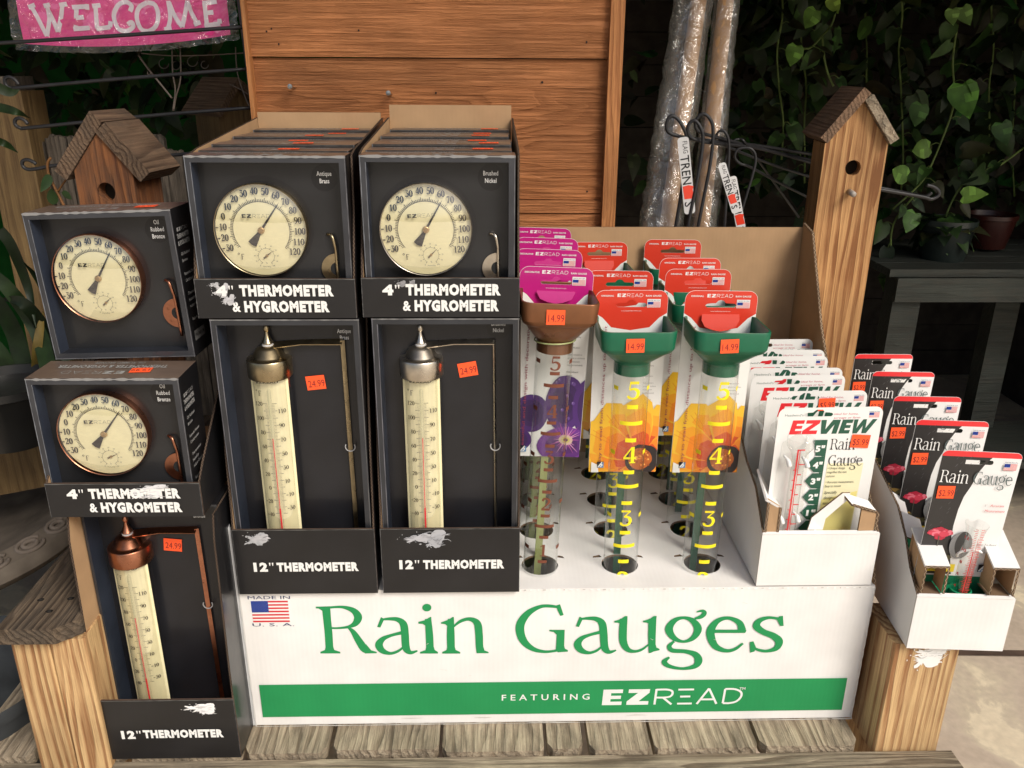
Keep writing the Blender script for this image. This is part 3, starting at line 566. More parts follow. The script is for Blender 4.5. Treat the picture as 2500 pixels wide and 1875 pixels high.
mb.build('side_wing', dbox)
mb = MB('matte_board'); mb.slab([(BX0-.001, .001, .0), (BX0-.001, .001, .32), (-.366, .075, .34), (-.366, .075, .0)][::-1], .003, (.55, .56, .57)); mb.build('side_flap', dbox)  # white board greyed: its shade is put into the colour
# ================================================================ counter trays
def tray(name, label, x0, y0, z0, w_, d_, fh, prof, group, rz=0, back=None, lean=0, EDG=(.09, .06, .045)):
    t = thing(name, (x0, y0, z0), label, 'tray', group, rz)
    mb = MB('black_board'); T = .0024
    mb.slab([(0, 0, 0), (w_, 0, 0), (w_, 0, fh), (0, 0, fh)], T, BLK, 'black_board', edge='rough', ec=EDG, inner='kraft', ic=KR); mb.d = .0004
    F = fr((0, 0, 0)); worn(mb, F, [(0, fh-.0008), (w_, fh-.0008)], .0009, (.12, .12, .115), int(x0*977)); worn(mb, F, [(.0005, 0), (.0005, fh)], .0007, (.10, .10, .10), int(x0*97)+3)
    worn(mb, F, [(w_-.0005, 0), (w_-.0005, fh)], .0006, (.09, .09, .09), int(x0*97)+8)
    front = mb.build('front_panel', t); 
    for s_ in (0, 1):
        X = w_ if s_ else 0; pts = [(T, 0)]+[(max(T, y), z) for y, z in prof]+[(d_, 0)]
        mb = MB('black_board'); l3 = [(X, y, z) for y, z in pts]
        if s_ == 0: mb.slab(l3, T, BLK, 'black_board', edge='rough', ec=EDG, inner='kraft', ic=KR)
        else: mb.slab(l3[::-1], T, BLK, 'black_board', edge='rough', ec=EDG, inner='kraft', ic=KR)
        if s_ == 0: mb.f = mb.f; 
        for a, b in zip(pts[1:], pts[2:-1]):
            nn = V((0, -(b[1]-a[1]), (b[0]-a[0]))).normalized(); nn = nn if nn.y < 0.01 else -nn
            if abs(nn.z) < .01: nn = V((0, -1, 0))
            flute(mb, (X-(T if s_ else 0), *a), (X-(T if s_ else 0), *b), nn, (T, 0, 0), period=.005, c=(.03, .02, .015), lc=(.12, .085, .06))
        mb.build('side_panel', t)
    if back:
        mb = MB('kraft'); mb.slab([(.003, d_-.003, 0), (w_-.003, d_-.003, 0), (w_-.003, d_-.003, back), (.003, d_-.003, back)], .003, KR, 'kraft', edge='rough', ec=EDG, inner='black_board', ic=BLK); mb.build('back_panel', t)
    MB('kraft').box((T, T, 0), (w_-T, d_-T, .003), KR).build('tray_floor', t)
    return t, front
def panel_text(front, w_, fh, lines, torn):
    mb = MB('ink'); F = fr((0, 0, 0)); mb.d = .0007
    mb.d = .0010
    for s, x, z, h, ww in lines:
        if s.endswith('"'):
            n_ = len(s)-1; qw = h*.62; mb.text(F, s[:-1], x-ww/2, z, h, WHITE, w=ww-qw, bold=.06, al='l')
            for k in (0, 1): q = x+ww/2-qw+h*.16+k*h*.30; mb.poly(F, [(q, z+h*1.0), (q+h*.17, z+h*1.0), (q+h*.12, z+h*.62), (q+h*.05, z+h*.62)], WHITE)
        elif s.startswith('& '):
            mb.text(F, '&', x-ww/2, z, h*.98, WHITE, w=h*.78, bold=.032, al='l'); mb.text(F, s[2:], x+ww/2, z, h, WHITE, w=ww-h*1.12, bold=.065, al='r')
        else: mb.text(F, s, x, z, h, WHITE, w=ww, bold=.065)
    mb.build('lettering', front)
    if torn:
        mb = MB('ink'); mb.d = .0006
        for k, (cx, cz, rx, rz_, sd, c) in enumerate(torn): torn_scrap(mb, F, cx, cz, rx, rz_, sd, c)
        mb.build('torn_label', front)
G1 = 'black display trays lettered for thermometers'
P12 = [(0, .097), (.006, .12), (.012, .20), (.03, .30), (.045, .365), (.26, .365)]
P4 = [(0, .046), (.012, .075), (.03, .12), (.036, .182), (.06, .186), (.335, .206)]
GREY = (.42, .43, .45)
tL, fL = tray('counter_tray', 'tall black tray under the brass dial tray, small torn grey scrap at its upper left', -.333, -.008, .2255, .182, .27, .097, P12, G1)
panel_text(fL, .182, .097, [('12"', .036, .036, .0125, .026), ('THERMOMETER', .106, .036, .0122, .106)], [(.028, .083, .014, .010, 3, (.40, .41, .43)), (.033, .084, .013, .007, 8, (.46, .46, .48))])
tR, fR = tray('counter_tray', 'tall black tray under the nickel dial tray, long grey torn strip near its top', -.144, -.008, .2255, .180, .27, .097, P12, G1)
panel_text(fR, .180, .097, [('12"', .036, .038, .0125, .026), ('THERMOMETER', .107, .038, .0122, .106)], [(.062, .085, .022, .0095, 4, (.42, .43, .46)), (.045, .083, .020, .006, 5, (.45, .45, .48)), (.068, .078, .012, .010, 15, (.38, .39, .42))])
P12o = [(0, .102), (.003, .14), (.008, .24), (.012, .33), (.02, .362), (.26, .365)]
tO, fO = tray('counter_tray', 'lowest black tray on the bench planks, white torn scrap at its upper right', -.518, -.060, .0012, .178, .27, .098, P12o, G1)
panel_text(fO, .178, .098, [('12"', .037, .036, .0125, .026), ('THERMOMETER', .106, .037, .0122, .106)], [(.135, .084, .017, .008, 6, (.82, .82, .82)), (.125, .086, .016, .005, 16, (.85, .85, .85)), (.14, .081, .012, .007, 26, (.8, .8, .8))])
for t_, x_, z_ in ((tL, -.341, .6015), (tR, -.150, .6025)): pass
t4L, f4L = tray('counter_tray', 'shallow black tray holding the brass dial boxes, grey scuff behind the 4', -.341, -.003, .6015, .184, .335, .047, P4, G1, back=.214)
panel_text(f4L, .184, .047, [('4"', .034, .0275, .0115, .020), ('THERMOMETER', .105, .0275, .0122, .108), ('& HYGROMETER', .097, .0085, .0122, .112)], [(.029, .033, .009, .009, 7, (.5, .5, .52)), (.036, .022, .008, .007, 17, (.5, .5, .52)), (.022, .040, .006, .003, 27, (.48, .48, .5))])
t4R, f4R = tray('counter_tray', 'shallow black tray holding the nickel dial boxes, faint pale smudge above its lettering', -.150, -.003, .6025, .183, .335, .047, P4, G1, back=.224)
panel_text(f4R, .183, .047, [('4"', .034, .0275, .0115, .020), ('THERMOMETER', .106, .0275, .0122, .110), ('& HYGROMETER', .103, .0085, .0122, .112)], [(.045, .040, .006, .004, 9, (.3, .3, .31)), (.058, .042, .004, .003, 19, (.3, .3, .31))])
P4o = [(0, .044), (.02, .06), (.12, .13), (.16, .14), (.26, .15)]
t4O, f4O = tray('counter_tray', 'shallow black tray in the left stack, white torn label across its lettering', -.530, -.052, .3675, .182, .27, .045, P4o, G1)
panel_text(f4O, .182, .045, [('4"', .034, .026, .0115, .020), ('THERMOMETER', .104, .026, .0122, .108), ('& HYGROMETER', .103, .0075, .0122, .110)], [(.108, .033, .020, .006, 10, (.72, .73, .75)), (.118, .030, .018, .006, 20, (.75, .75, .77)), (.125, .040, .018, .003, 30, (.7, .7, .72))])
# ================================================================ thermometer boxes
MET = {'brass': (.42, .34, .21), 'nickel': (.62, .56, .47), 'bronze': (.46, .20, .12)}
CREAM = (.80, .74, .46); INK = (.03, .03, .03)
def dial(parent, ox, oy, oz, Rr, met, hyg=40, tilt=0, needle=35, hum=58):
    mb = MB('satin_metal'); M_ = Matrix.Translation((ox, oy, oz)) @ Matrix.Rotation(R(90), 4, 'X') @ Matrix.Rotation(R(tilt), 4, 'Z'); mb.M = M_
    mb.lathe([(Rr*.93, -.009), (Rr*.985, -.009), (Rr*.998, -.002), (Rr*.996, .002), (Rr*.985, .0042), (Rr*.972, .0036)], 0, 0, 64, met)
    root = mb.build('dial', parent, label=None)
    # u = right, v = up, normal towards the viewer
    fm = MB('print_card'); c_, s_ = math.cos(R(tilt)), math.sin(R(tilt)); F = fr((ox, oy, oz), (c_, 0, s_), (-s_, 0, c_))
    fm.poly(F, ell(0, 0, Rr*.975, Rr*.975, 64), CREAM, 'ink', d=-.001); fm.d = -.0007
    fm.ribbon(F, [(.605*Rr*math.sin(R(a)), .605*Rr*math.cos(R(a)), .010*Rr) for a in range(-128, 129, 4)], INK, sub=1)
    for t in range(-34, 123, 2):
        a = R(-69.5+t*1.613); l = .085 if t % 10 == 0 else .05; r0, r1 = .61, .61+l
        fm.ribbon(F, [(Rr*r0*math.sin(a), Rr*r0*math.cos(a), Rr*.013), (Rr*r1*math.sin(a), Rr*r1*math.cos(a), Rr*.013)], INK)
    for t in range(-30, 121, 10):
        a = R(-69.5+t*1.613); rr_ = .825; digits(fm, F, str(t), Rr*rr_*math.sin(a)-(.02*Rr if t < 0 else 0), Rr*rr_*math.cos(a)-.06*Rr, .145*Rr, INK, sx=.9, bold=1.35)
    digits(fm, F, 'F', -.44*Rr, -.62*Rr, .12*Rr, INK); fm.ribbon(F, [(Rr*x, Rr*y, .012*Rr) for x, y in ell(-.52, -.50, .018, .018, 8)], INK, closed=True, sub=1)
    brandmark(fm, F, -.37*Rr, .27*Rr, .52*Rr, INK, slant=0, thin=.07, sub=2, c2=(.12, .12, .11))
    cx, cy = .07*Rr, -.55*Rr
    fm.ribbon(F, [(cx+.17*Rr*math.sin(R(a)), cy+.17*Rr*math.cos(R(a)), .006*Rr) for a in range(-150, 151, 10)], INK, sub=1)
    for i in range(11):
        a = R(-145+29*i); fm.ribbon(F, [(cx+.175*Rr*math.sin(a), cy+.175*Rr*math.cos(a), .009*Rr), (cx+.205*Rr*math.sin(a), cy+.205*Rr*math.cos(a), .009*Rr)], INK)
        digits(fm, F, str(i*10), cx+.25*Rr*math.sin(a), cy+.25*Rr*math.cos(a)-.015*Rr, .032*Rr, (.1, .1, .09), sub=1)
    fm.text(F, 'Humidity', cx, cy-.235*Rr, .034*Rr, (.1, .1, .09)); fm.text(F, '%', cx, cy-.16*Rr, .04*Rr, (.1, .1, .09))
    fm.build('dial_face', root)
    nb = MB('ink'); a = R(needle); ux, uy = math.sin(a), math.cos(a)
    W2 = lambda l, h: F(ux*l*Rr+uy*h*Rr, uy*l*Rr-ux*h*Rr, .0012)
    nb.add([W2(.74, 0), W2(.6, .012), W2(0, .028), W2(0, -.028), W2(.6, -.012)], [(0, 1, 2), (0, 2, 3), (0, 3, 4)], (.015, .015, .02)); nb.add([W2(0, .022), W2(-.36, .10), W2(-.38, 0), W2(-.36, -.10), W2(0, -.022)], [(0, 1, 2), (0, 2, 3), (0, 3, 4)], (.015, .015, .02))
    nb.build('needle', root)
    nb = MB('ink'); a = R(hum); ux, uy = math.sin(a), math.cos(a); W3 = lambda l, h: F(cx+ux*l*Rr+uy*h*Rr, cy+uy*l*Rr-ux*h*Rr, .0006)
    nb.add([W3(.21, 0), W3(0, .014), W3(-.09, .018), W3(-.09, -.018), W3(0, -.014)], [(0, 1, 4), (1, 2, 3, 4)], (.08, .06, .04)); nb.build('small_needle', root)
    hb = MB('satin_metal'); hb.M = Matrix.Translation((ox, oy, oz)) @ Matrix.Rotation(R(90), 4, 'X')
    hb.lathe([(.0001, .0028), (.048*Rr, .0026), (.055*Rr, .0018), (.07*Rr, .0014), (.075*Rr, 0)], 0, 0, 20, (.55, .38, .2)); hb.build('hub', root)
    hb = MB('satin_metal'); c2, s2 = F(cx, cy, 0), 0; hb.M = Matrix.Translation(c2) @ Matrix.Rotation(R(90), 4, 'X'); hb.lathe([(.0001, .0014), (.022*Rr, .0012), (.03*Rr, 0)], 0, 0, 12, (.5, .34, .18)); hb.build('small_hub', root)
    gl = MB('lens'); gl.M = M_; gl.lathe([(.0001, .0130)]+[(Rr*.975*t, .0130-.0090*t*t) for t in (.15, .3, .45, .6, .72, .82, .9, .96, 1)], 0, 0, 64, WHITE); gl.build('glass', root)
    return root
def label_disc(mb, F, x, z, lines, r=.0148, h=.0053):
    mb.poly(F, ell(x, z, r, r*1.02, 30), (.008, .008, .009), 'black_board')
    for i, s in enumerate(lines): mb.text(F, s, x, z+(len(lines)/2-i-.72)*h*1.55, h, (.78, .78, .77), bold=.014, sx=.70)
def dial_box(name, label, loc, w_, h_, d_, met, lines, group, full=True, rz=0, ry=0, dx=0, side=True, needle=35, hum=58, stick='19.99', sx_=.6, rx=0, tilt=0):
    t = thing(name, loc, label, 'boxed thermometer', group, rz, rx, ry)
    mb = MB('black_board'); b = .0075; D2 = .020
    o = [(0, 0), (w_, 0), (w_, h_), (0, h_)]; i_ = [(b, b), (w_-b, b), (w_-b, h_-b), (b, h_-b)]
    F = fr((0, 0, 0))
    mb.poly(F, [o, i_], (.034, .036, .042) if full else (.022, .021, .021), 'black_board', d=0)
    for a, c in ((0, 1), (1, 2), (2, 3), (3, 0)):
        (xa, za), (xb, zb) = i_[a], i_[c]; mb.add([(xa, 0, za), (xb, 0, zb), (xb, D2, zb), (xa, D2, za)], [(0, 1, 2, 3)], (.028, .036, .056) if a == 3 or a == 1 else (.018, .02, .026))  # upright recess walls lighter and bluer: daylight on them put into the colour
    mb.add([(0, d_, 0), (w_, d_, 0), (w_, d_, h_), (0, d_, h_), (0, 0, 0), (w_, 0, 0), (w_, 0, h_), (0, 0, h_)], [(3, 2, 1, 0), (4, 7, 3, 0), (1, 2, 6, 5), (4, 0, 1, 5)], BLK); mb.add([(0, 0, h_), (w_, 0, h_), (w_, d_, h_), (0, d_, h_)], [(0, 1, 2, 3)], (.13, .092, .070))
    mb.d = .0003; sd_ = int(abs(loc[0])*1000+loc[2]*100)
    worn(mb, F, [(0, h_-.0012), (w_, h_-.0012)], .0030 if full else .0014, (.24, .24, .24) if full else (.07, .065, .062), sd_, 40); worn(mb, F, [(.0009, 0), (.0009, h_)], .0010, (.16, .17, .19), sd_+1); worn(mb, F, [(b-.0007, b), (b-.0007, h_-b)], .0010, (.13, .14, .16), sd_+2); worn(mb, F, [(w_-.001, 0), (w_-.001, h_)], .0008, (.13, .13, .14), sd_+4); worn(mb, F, [(0, .001), (w_, .001)], .0009, (.13, .13, .14), sd_+5)
    # top of the box: reads from behind
    FT = fr((w_, d_, h_), (-1, 0, 0), (0, -1, 0)); g_ = (.30, .30, .29)
    mb.d = .0003; brandmark(mb, FT, w_*.40, d_*.60, w_*.36, g_, slant=0, thin=.08, sub=2); mb.text(FT, 'THERMOMETER & HYGROMETER', w_*.52, d_*.28, d_*.16, g_, w=w_*.74, bold=.03); mb.text(FT, 'OIL RUBBED BRONZE' if met == 'bronze' else ' '.join(lines).upper(), w_*.5, d_*.10, d_*.10, g_, w=w_*.34)
    if side:
        FS = fr((w_, 0, 0), (0, 1, 0), (0, 0, 1)); mb.d = .0003; sc_ = d_/.045
        brandmark(mb, FS, .008, h_-.027, .026, (.4, .4, .4), slant=0, thin=.09, sub=2); mb.text(FS, 'THERMOMETER', .022, h_-.035, .0052, (.35, .35, .35), w=.034, bold=.04); mb.text(FS, '& HYGROMETER', .022, h_-.043, .0052, (.35, .35, .35), w=.034, bold=.04)
        for k, s in enumerate(('Oil Rubbed', 'Bronze', '', 'Remote Sensor', 'Construction', '', 'Thermometer', 'Humidity', 'Indoor Outdoor', '', 'Easy to Mount')):
            if s: mb.text(FS, s, .008, h_-.055-k*.0078, .0038, (.32, .32, .32), al='l', bold=.02)
        mb.rect(FS, .007, .018, .038, .030, (.16, .16, .16)); mb.text(FS, 'PREMIUM', .0225, .0215, .0045, (.02, .02, .02), bold=.03)
    mb.build('carton', t)
    st = None
    if stick: sticker(t, fr((0, 0, h_), (1, 0, 0), (0, 1, 0)), w_*sx_, d_*.42, .024, .016, stick, rot=180+4, dd=.0008)
    if full:
        mb = MB('black_board'); FB = fr((0, D2-.0004, 0)); mb.rect(FB, b-.001, b-.001, w_-b+.001, h_-b+.001, (.017, .0175, .019), d=0); mb.d = .0002
        cx, cz = w_*.425+dx, .096
        mb.poly(FB, ell(cx, cz+.002, .0585, .0585, 48), (.012, .012, .014)); label_disc(mb, FB, w_*.84, h_-.026, lines)
        mb.build('insert', t)
        dial(t, cx, D2-.009, cz, .0535, MET[met], needle=needle, hum=hum, tilt=tilt)
        m_ = MET[met]; mb = MB('satin_metal'); bx, bz = w_*.885, .050
        h = []
        FBr = fr((bx, D2-.003, bz)); half = [(.018*math.cos(R(a)), .018*math.sin(R(a))) for a in range(90, 271, 10)]
        hs = ell(-.0105, .006, .0018, .0018, 8); hs2 = ell(-.009, -.009, .0018, .0018, 8); hc = [(0.0-.0005, .0065), *[(.0075*math.cos(R(a)), .0075*math.sin(R(a))) for a in range(100, 261, 16)], (-.0005, -.0065)]
        mb.poly(FBr, [half, hs, hs2], m_, d=0); mb.poly(fr((bx, D2-.0022, bz)), [half[::-1]], m_, d=0)
        mb.add([FBr(x, y, 0) for x, y in half]+[FBr(x, y, -.001) for x, y in half], [(i, i+1, i+1+len(half), i+len(half)) for i in range(len(half)-1)], m_)
        mb.poly(FBr, hc, (.02, .02, .02), 'ink', d=.0003)
        mb.tube([(bx-.009, D2-.001, bz+.040), (bx-.003, D2-.006, bz+.039), (bx, D2-.007, bz+.028), (bx+.0005, D2-.005, bz+.016), (bx+.001, D2-.005, bz-.028)], .0019, 8, m_); mb.build('bracket', t)
    return t
def scale_box(name, label, loc, w_, h_, d_, met, lines, group, dx=0, bx_=.151, stx=.112, stz=.285, rot=8, rim=True, lz=None, thin_rod=False, cut=False, cd_=0, dz=0, lx=.86):
    t = thing(name, loc, label, 'boxed thermometer', group)
    mb = MB('black_board'); b = .0075 if rim else .003; D2 = .034
    o = [(0, 0), (w_, 0), (w_, h_), (0, h_)]; i_ = [(b, b), (w_-b, b), (w_-b, h_-b), (b, h_-b)]; F = fr((0, 0, 0))
    mb.poly(F, [o, i_], (.026, .028, .033), d=0)
    for a, c in ((0, 1), (1, 2), (2, 3), (3, 0)):
        (xa, za), (xb, zb) = i_[a], i_[c]; mb.add([(xa, 0, za), (xb, 0, zb), (xb, D2, zb), (xa, D2, za)], [(0, 1, 2, 3)], (.024, .031, .048) if a % 2 else (.015, .017, .022))  # bluish daylight painted into the two upright walls of the recess
    mb.box((0, .0001, 0), (w_, d_, h_), BLK, skip='f'); mb.d = .0003; sd_ = int(abs(loc[0])*1000)
    if rim: worn(mb, F, [(0, h_-.001), (w_, h_-.001)], .0016, (.20, .20, .20), sd_); worn(mb, F, [(.0009, 0), (.0009, h_)], .0009, (.13, .13, .15), sd_+1); worn(mb, F, [(b-.0007, b), (b-.0007, h_-b)], .0009, (.14, .14, .16), sd_+2); worn(mb, F, [(w_-.001, 0), (w_-.001, h_)], .0009, (.11, .11, .11), sd_+4)
    mb.build('carton', t)
    mb = MB('black_board'); FB = fr((0, D2-.0004, 0)); mb.rect(FB, b-.001, b-.001, w_-b+.001, h_-b+.001, (.012, .0125, .016), d=0); mb.d = .0002; label_disc(mb, FB, w_*lx, lz or h_-.024, lines); mb.build('insert', t)
    m_ = MET[met]; cx = .0605+dx; cy = .020+cd_; zt = .304+dz
    th = MB('satin_metal')
    th.lathe([(.0001, zt+.052), (.0022, zt+.0515), (.0036, zt+.0485), (.0034, zt+.0455), (.0020, zt+.0435), (.0026, zt+.040), (.0052, zt+.0335), (.0072, zt+.030), (.0058, zt+.0285), (.0056, zt+.0265), (.0090, zt+.0255), (.0145, zt+.0225), (.0195, zt+.0135), (.0215, zt+.0122), (.0262, zt+.0108), (.027, zt+.0095), (.027, zt-.011), (.0262, zt-.0125), (.024, zt-.0125)], cx, cy+.006, 40, m_)
    cap = th.build('cap', t)
    mb = MB('plastic'); mb.lathe([(.0068, zt+.0262), (.0070, zt+.0272), (.0068, zt+.0282), (.0058, zt+.0283)], cx, cy+.006, 20, (.55, .55, .56)); mb.build('washer', cap)
    # scale plate: shallow curved cream plate behind the glass tube
    sp = MB('ink'); RR = .036; C_ = cyl(cx, cy-.010+RR, RR)
    sp.rect(C_, -.0245, .0, .0245, zt-.008, CREAM, 'plastic', d=0, nx=10); sp.d = .00012
    ink = (.05, .045, .035)
    z_ = lambda T_: .107+dz+(T_+40)*(.261-.107)/160
    digits(sp, C_, 'F', -.012, z_(120)+.0085, .007, ink); sp.ribbon(C_, [(x, y, .0004) for x, y in ell(-.0165, z_(120)+.0155, .0009, .0009, 8)], ink, closed=True, sub=1)
    for T_ in range(-40, 121, 2):
        z = z_(T_); l = .005 if T_ % 10 == 0 else .0028; wd = .00055 if T_ % 10 == 0 else .0003
        sp.ribbon(C_, [(-.0022-l, z, wd), (-.0022, z, wd)], ink); sp.ribbon(C_, [(.0030, z, wd), (.0030+l, z, wd)], ink)
    for T_ in range(-40, 121, 20): digits(sp, C_, str(T_), -.0076, z_(T_)-.0027, .0055, ink, al='r', sx=.86, bold=1.1)
    for T_ in range(-30, 111, 20): digits(sp, C_, str(T_), .0086, z_(T_)-.0027, .0055, ink, al='l', sx=.86, bold=1.1)
    sp.text(C_, 'EZREAD', 0, zt-.016, .003, ink, w=.024, bold=.03)
    sp.ribbon(C_, [(.0004, .0, .0018), (.0004, z_(-30), .0018)], (.62, .03, .04)); sp.ribbon(C_, [(.0004, z_(-30), .0010), (.0004, z_(72), .0010)], (.62, .10, .10))
    s_ = sp.build('scale_plate', t)
    cb = MB('clear_tube'); cb.lathe([(.0024, .0), (.0024, z_(120)+.016), (.0012, z_(120)+.0185)], cx+.0004, cy-.0118, 12, WHITE); cb.build('capillary', s_)
    tb = MB('lens'); tb.lathe([(.0255, .0), (.0255, zt-.012)], cx, cy+.012, 28, WHITE, a0=-75, a1=75); tb.build('glass_cover', t)
    # wall bracket: flat arm folding down into a rail
    br = MB('satin_metal'); zz = zt+.0262; hw = .0045 if not thin_rod else .0035
    def bar(a, b, u, tk=.0012):
        a, b, u = V(a), V(b), V(u); d_ = (b-a).normalized(); n_ = d_.cross(u).normalized()*tk/2; u = u/2
        vs_ = [p+s1*u+s2*n_ for p in (a, b) for s1, s2 in ((-1, -1), (1, -1), (1, 1), (-1, 1))]
        br.add(vs_, [(0, 1, 5, 4), (1, 2, 6, 5), (2, 3, 7, 6), (3, 0, 4, 7), (3, 2, 1, 0), (4, 5, 6, 7)], m_)
    bar((cx-.004, cy+.004, zz-.001), (cx+.040, cy+.010, zz+.003), (0, .012, .004)); bar((cx+.039, cy+.010, zz+.003), (bx_, D2-.006, zz+.0035), (0, .011, .004))
    bar((bx_, D2-.005, zz+.005), (bx_+.002, D2-.004, .012), (.0050 if not thin_rod else .0018, .002, 0), .0020)
    br.lathe([(.0003, zz-.075), (.0012, zz-.075)], bx_, D2-.009, 8, (.02, .02, .02)); bo = br.build('bracket', t)
    rg = MB('plastic'); rg.tube([(bx_+.0012+.0062*math.cos(R(a)), D2-.006-.003*math.sin(R(a))*0, .193+.0062*math.sin(R(a))) for a in range(150, 391, 20)], .0008, 6, (.5, .5, .5)); rg.build('tie_ring', bo)
    sticker(t, FB, stx, stz, .0235, .0185, '24.99', rot=rot, dd=.0012)
    return t
G2 = 'boxed twelve inch thermometers'; G3 = 'boxed dial thermometers'
scale_box('thermometer_box', 'antique brass tube thermometer in the middle tall black box, sticker left of its bracket', (-.333+.0035, -.001, .2292), .174, .3705, .055, 'brass', ('Antique', 'Brass'), G2, dx=-.003, bx_=.1475, stx=.1105, stz=.279, rot=6, lz=.341)
scale_box('thermometer_box', 'brushed nickel tube thermometer with a thin bracket in the right tall black box', (-.144+.003, -.001, .2292), .174, .3715, .055, 'nickel', ('Brushed', 'Nickel'), G2, dx=-.006, bx_=.1445, stx=.1115, stz=.296, rot=10, thin_rod=True, lz=.350)
scale_box('thermometer_box', 'copper-coloured tube thermometer in the lowest left black box, standing in the tray on the planks', (-.5135, -.018, .0045), .170, .3600, .055, 'bronze', ('Oil', 'Rubbed', 'Bronze'), G2, dx=-.0195, bx_=.1290, stx=.094, stz=.283, rot=-6, rim=False, lz=.333, cd_=.0, dz=-.026, lx=.785)
dial_box('dial_box', 'foremost dial box in the brass tray, cream dial and brass bracket', (-.3375, .004, .6048), .177, .180, .040, 'brass', ('Antique', 'Brass'), G3, dx=-.001, stick=None, side=False, needle=36, hum=52)
dial_box('dial_box', 'foremost dial box in the nickel tray, cream dial and nickel bracket', (-.1455, .004, .6058), .173, .180, .040, 'nickel', ('Brushed', 'Nickel'), G3, dx=-.003, stick=None, side=False, needle=33, hum=48, tilt=3)
ordn = ['second', 'third', 'fourth', 'fifth', 'sixth', 'seventh']
protoL = None
for side_, (x0, ww, z0, nn) in {'brass': (-.336, .172, .6048, 6), 'nickel': (-.1445, .169, .6058, 6)}.items():
    for k in range(nn):
        yy = .004+(k+1)*.0465; lab = f'{ordn[k]} box from the front in the {side_} tray, only its top edge and sticker showing'
        dial_box('dial_box', lab, (x0+.001*(k % 3), yy, z0+.0012*(k+1)+(.0018 if k % 2 else 0)), ww-.001*(k % 2), .180, .0415, side_, ('Antique', 'Brass') if side_ == 'brass' else ('Brushed', 'Nickel'), G3, full=False, side=False, sx_={'brass': (.58, .62, .52, .60, .72, .78), 'nickel': (.80, .84, .74, .78, .78, .84)}[side_][k])
dial_box('dial_box', 'dial box standing in the shallow left tray, copper-coloured bracket, gold glint on its top', (-.533, -.042, .3710), .174, .1705, .062, 'bronze', ('Oil', 'Rubbed', 'Bronze'), G3, dx=-.001, sx_=.70, ry=0, needle=38, hum=66)
dial_box('dial_box', 'topmost loose dial box of the left stack, whole copper bracket visible', (-.528, .022, .5425), .172, .176, .058, 'bronze', ('Oil', 'Rubbed', 'Bronze'), G3, dx=-.006, sx_=.78, rz=-3, ry=-2.2, needle=33, hum=50, tilt=-1)
# ================================================================ tube rain gauges
def clip(poly, x0, y0, x1, y1):
    for ax, lim, sg in ((0, x0, 1), (0, x1, -1), (1, y0, 1), (1, y1, -1)):
        out = []
        for i in range(len(poly)):
            a, b = poly[i-1], poly[i]; da, db = (a[ax]-lim)*sg, (b[ax]-lim)*sg
            if (da >= 0) != (db >= 0): t = da/(da-db); out.append((a[0]+(b[0]-a[0])*t, a[1]+(b[1]-a[1])*t))
            if db >= 0: out.append(b)
        poly = out
        if len(poly) < 3: return []
    return poly
def petal(cx, cy, ang, l, w_, seed, n=9, r0=0):
    rnd = random.Random(seed); ca, sa = math.cos(R(ang)), math.sin(R(ang)); o = []
    for i in range(2*n):
        t = i/n if i < n else (2*n-i)/n; s_ = 1 if i < n else -1; ww = w_/2*math.sin(math.pi*min(1, t*.62+.10*(t < .05)))**.8 if t < 1 else w_*.18
        ww *= 1+rnd.uniform(-.06, .06); X = r0+(l-r0)*t+.04*l*(rnd.random() if t >= .99 else 0); o.append((cx+X*ca-s_*ww*sa, cy+X*sa+s_*ww*ca))
    return o
def daisy(mb, F, cx, cy, sc_, bb):
    Y, O, D = (.86, .50, .03), (.84, .24, .015), (.62, .07, .012)
    for k, (a, l, w_) in enumerate(((200, .085, .05), (178, .092, .045), (128, .098, .054), (152, .095, .052), (62, .09, .05), (97, .095, .040), (30, .06, .05), (-30, .05, .04), (-80, .04, .04), (-120, .05, .04))):
        for s_, c, ws in ((1, Y if k < 6 else O, 1), (.80, (.85, .36, .02), .93), (.62, O, .85), (.44, D, .75)):
            q = clip(petal(cx, cy, a, l*sc_*s_, w_*sc_*ws*(.6+.4*s_), k), *bb)
            if q: mb.poly(F, q, c)
        for dd in (-.22, 0, .25):
            q = [(cx+l*sc_*t*math.cos(R(a+dd*20)), cy+l*sc_*t*math.sin(R(a+dd*20)), .0006*sc_) for t in (.3, .6, .88)]
            if all(bb[0] < x < bb[2] and bb[1] < y < bb[3] for x, y, _ in q): mb.ribbon(F, q, (.70, .20, .015), sub=2)
    q = clip(blob(cx, cy, .0235*sc_, .0235*sc_, 5, 34, .12), *bb)
    if q: mb.poly(F, q, (.018, .012, .014))
    mb.d += STEP; rnd = random.Random(4)
    q = clip(blob(cx-.003, cy+.001, .0165*sc_, .0165*sc_, 6, 30, .14), *bb)
    if q: mb.poly(F, q, (.42, .10, .015))
    for i in range(36):
        a, r_ = rnd.random()*6.28, rnd.random()**.6*.0155*sc_; x, y = cx-.003+r_*math.cos(a), cy+.001+r_*math.sin(a)
        if bb[0]+.001 < x < bb[2]-.001 and bb[1]+.001 < y: mb.poly(F, ell(x, y, .0016, .0014, 6), rnd.choice([(.75, .25, .04), (.55, .14, .02), (.30, .06, .01), (.85, .42, .10)]))
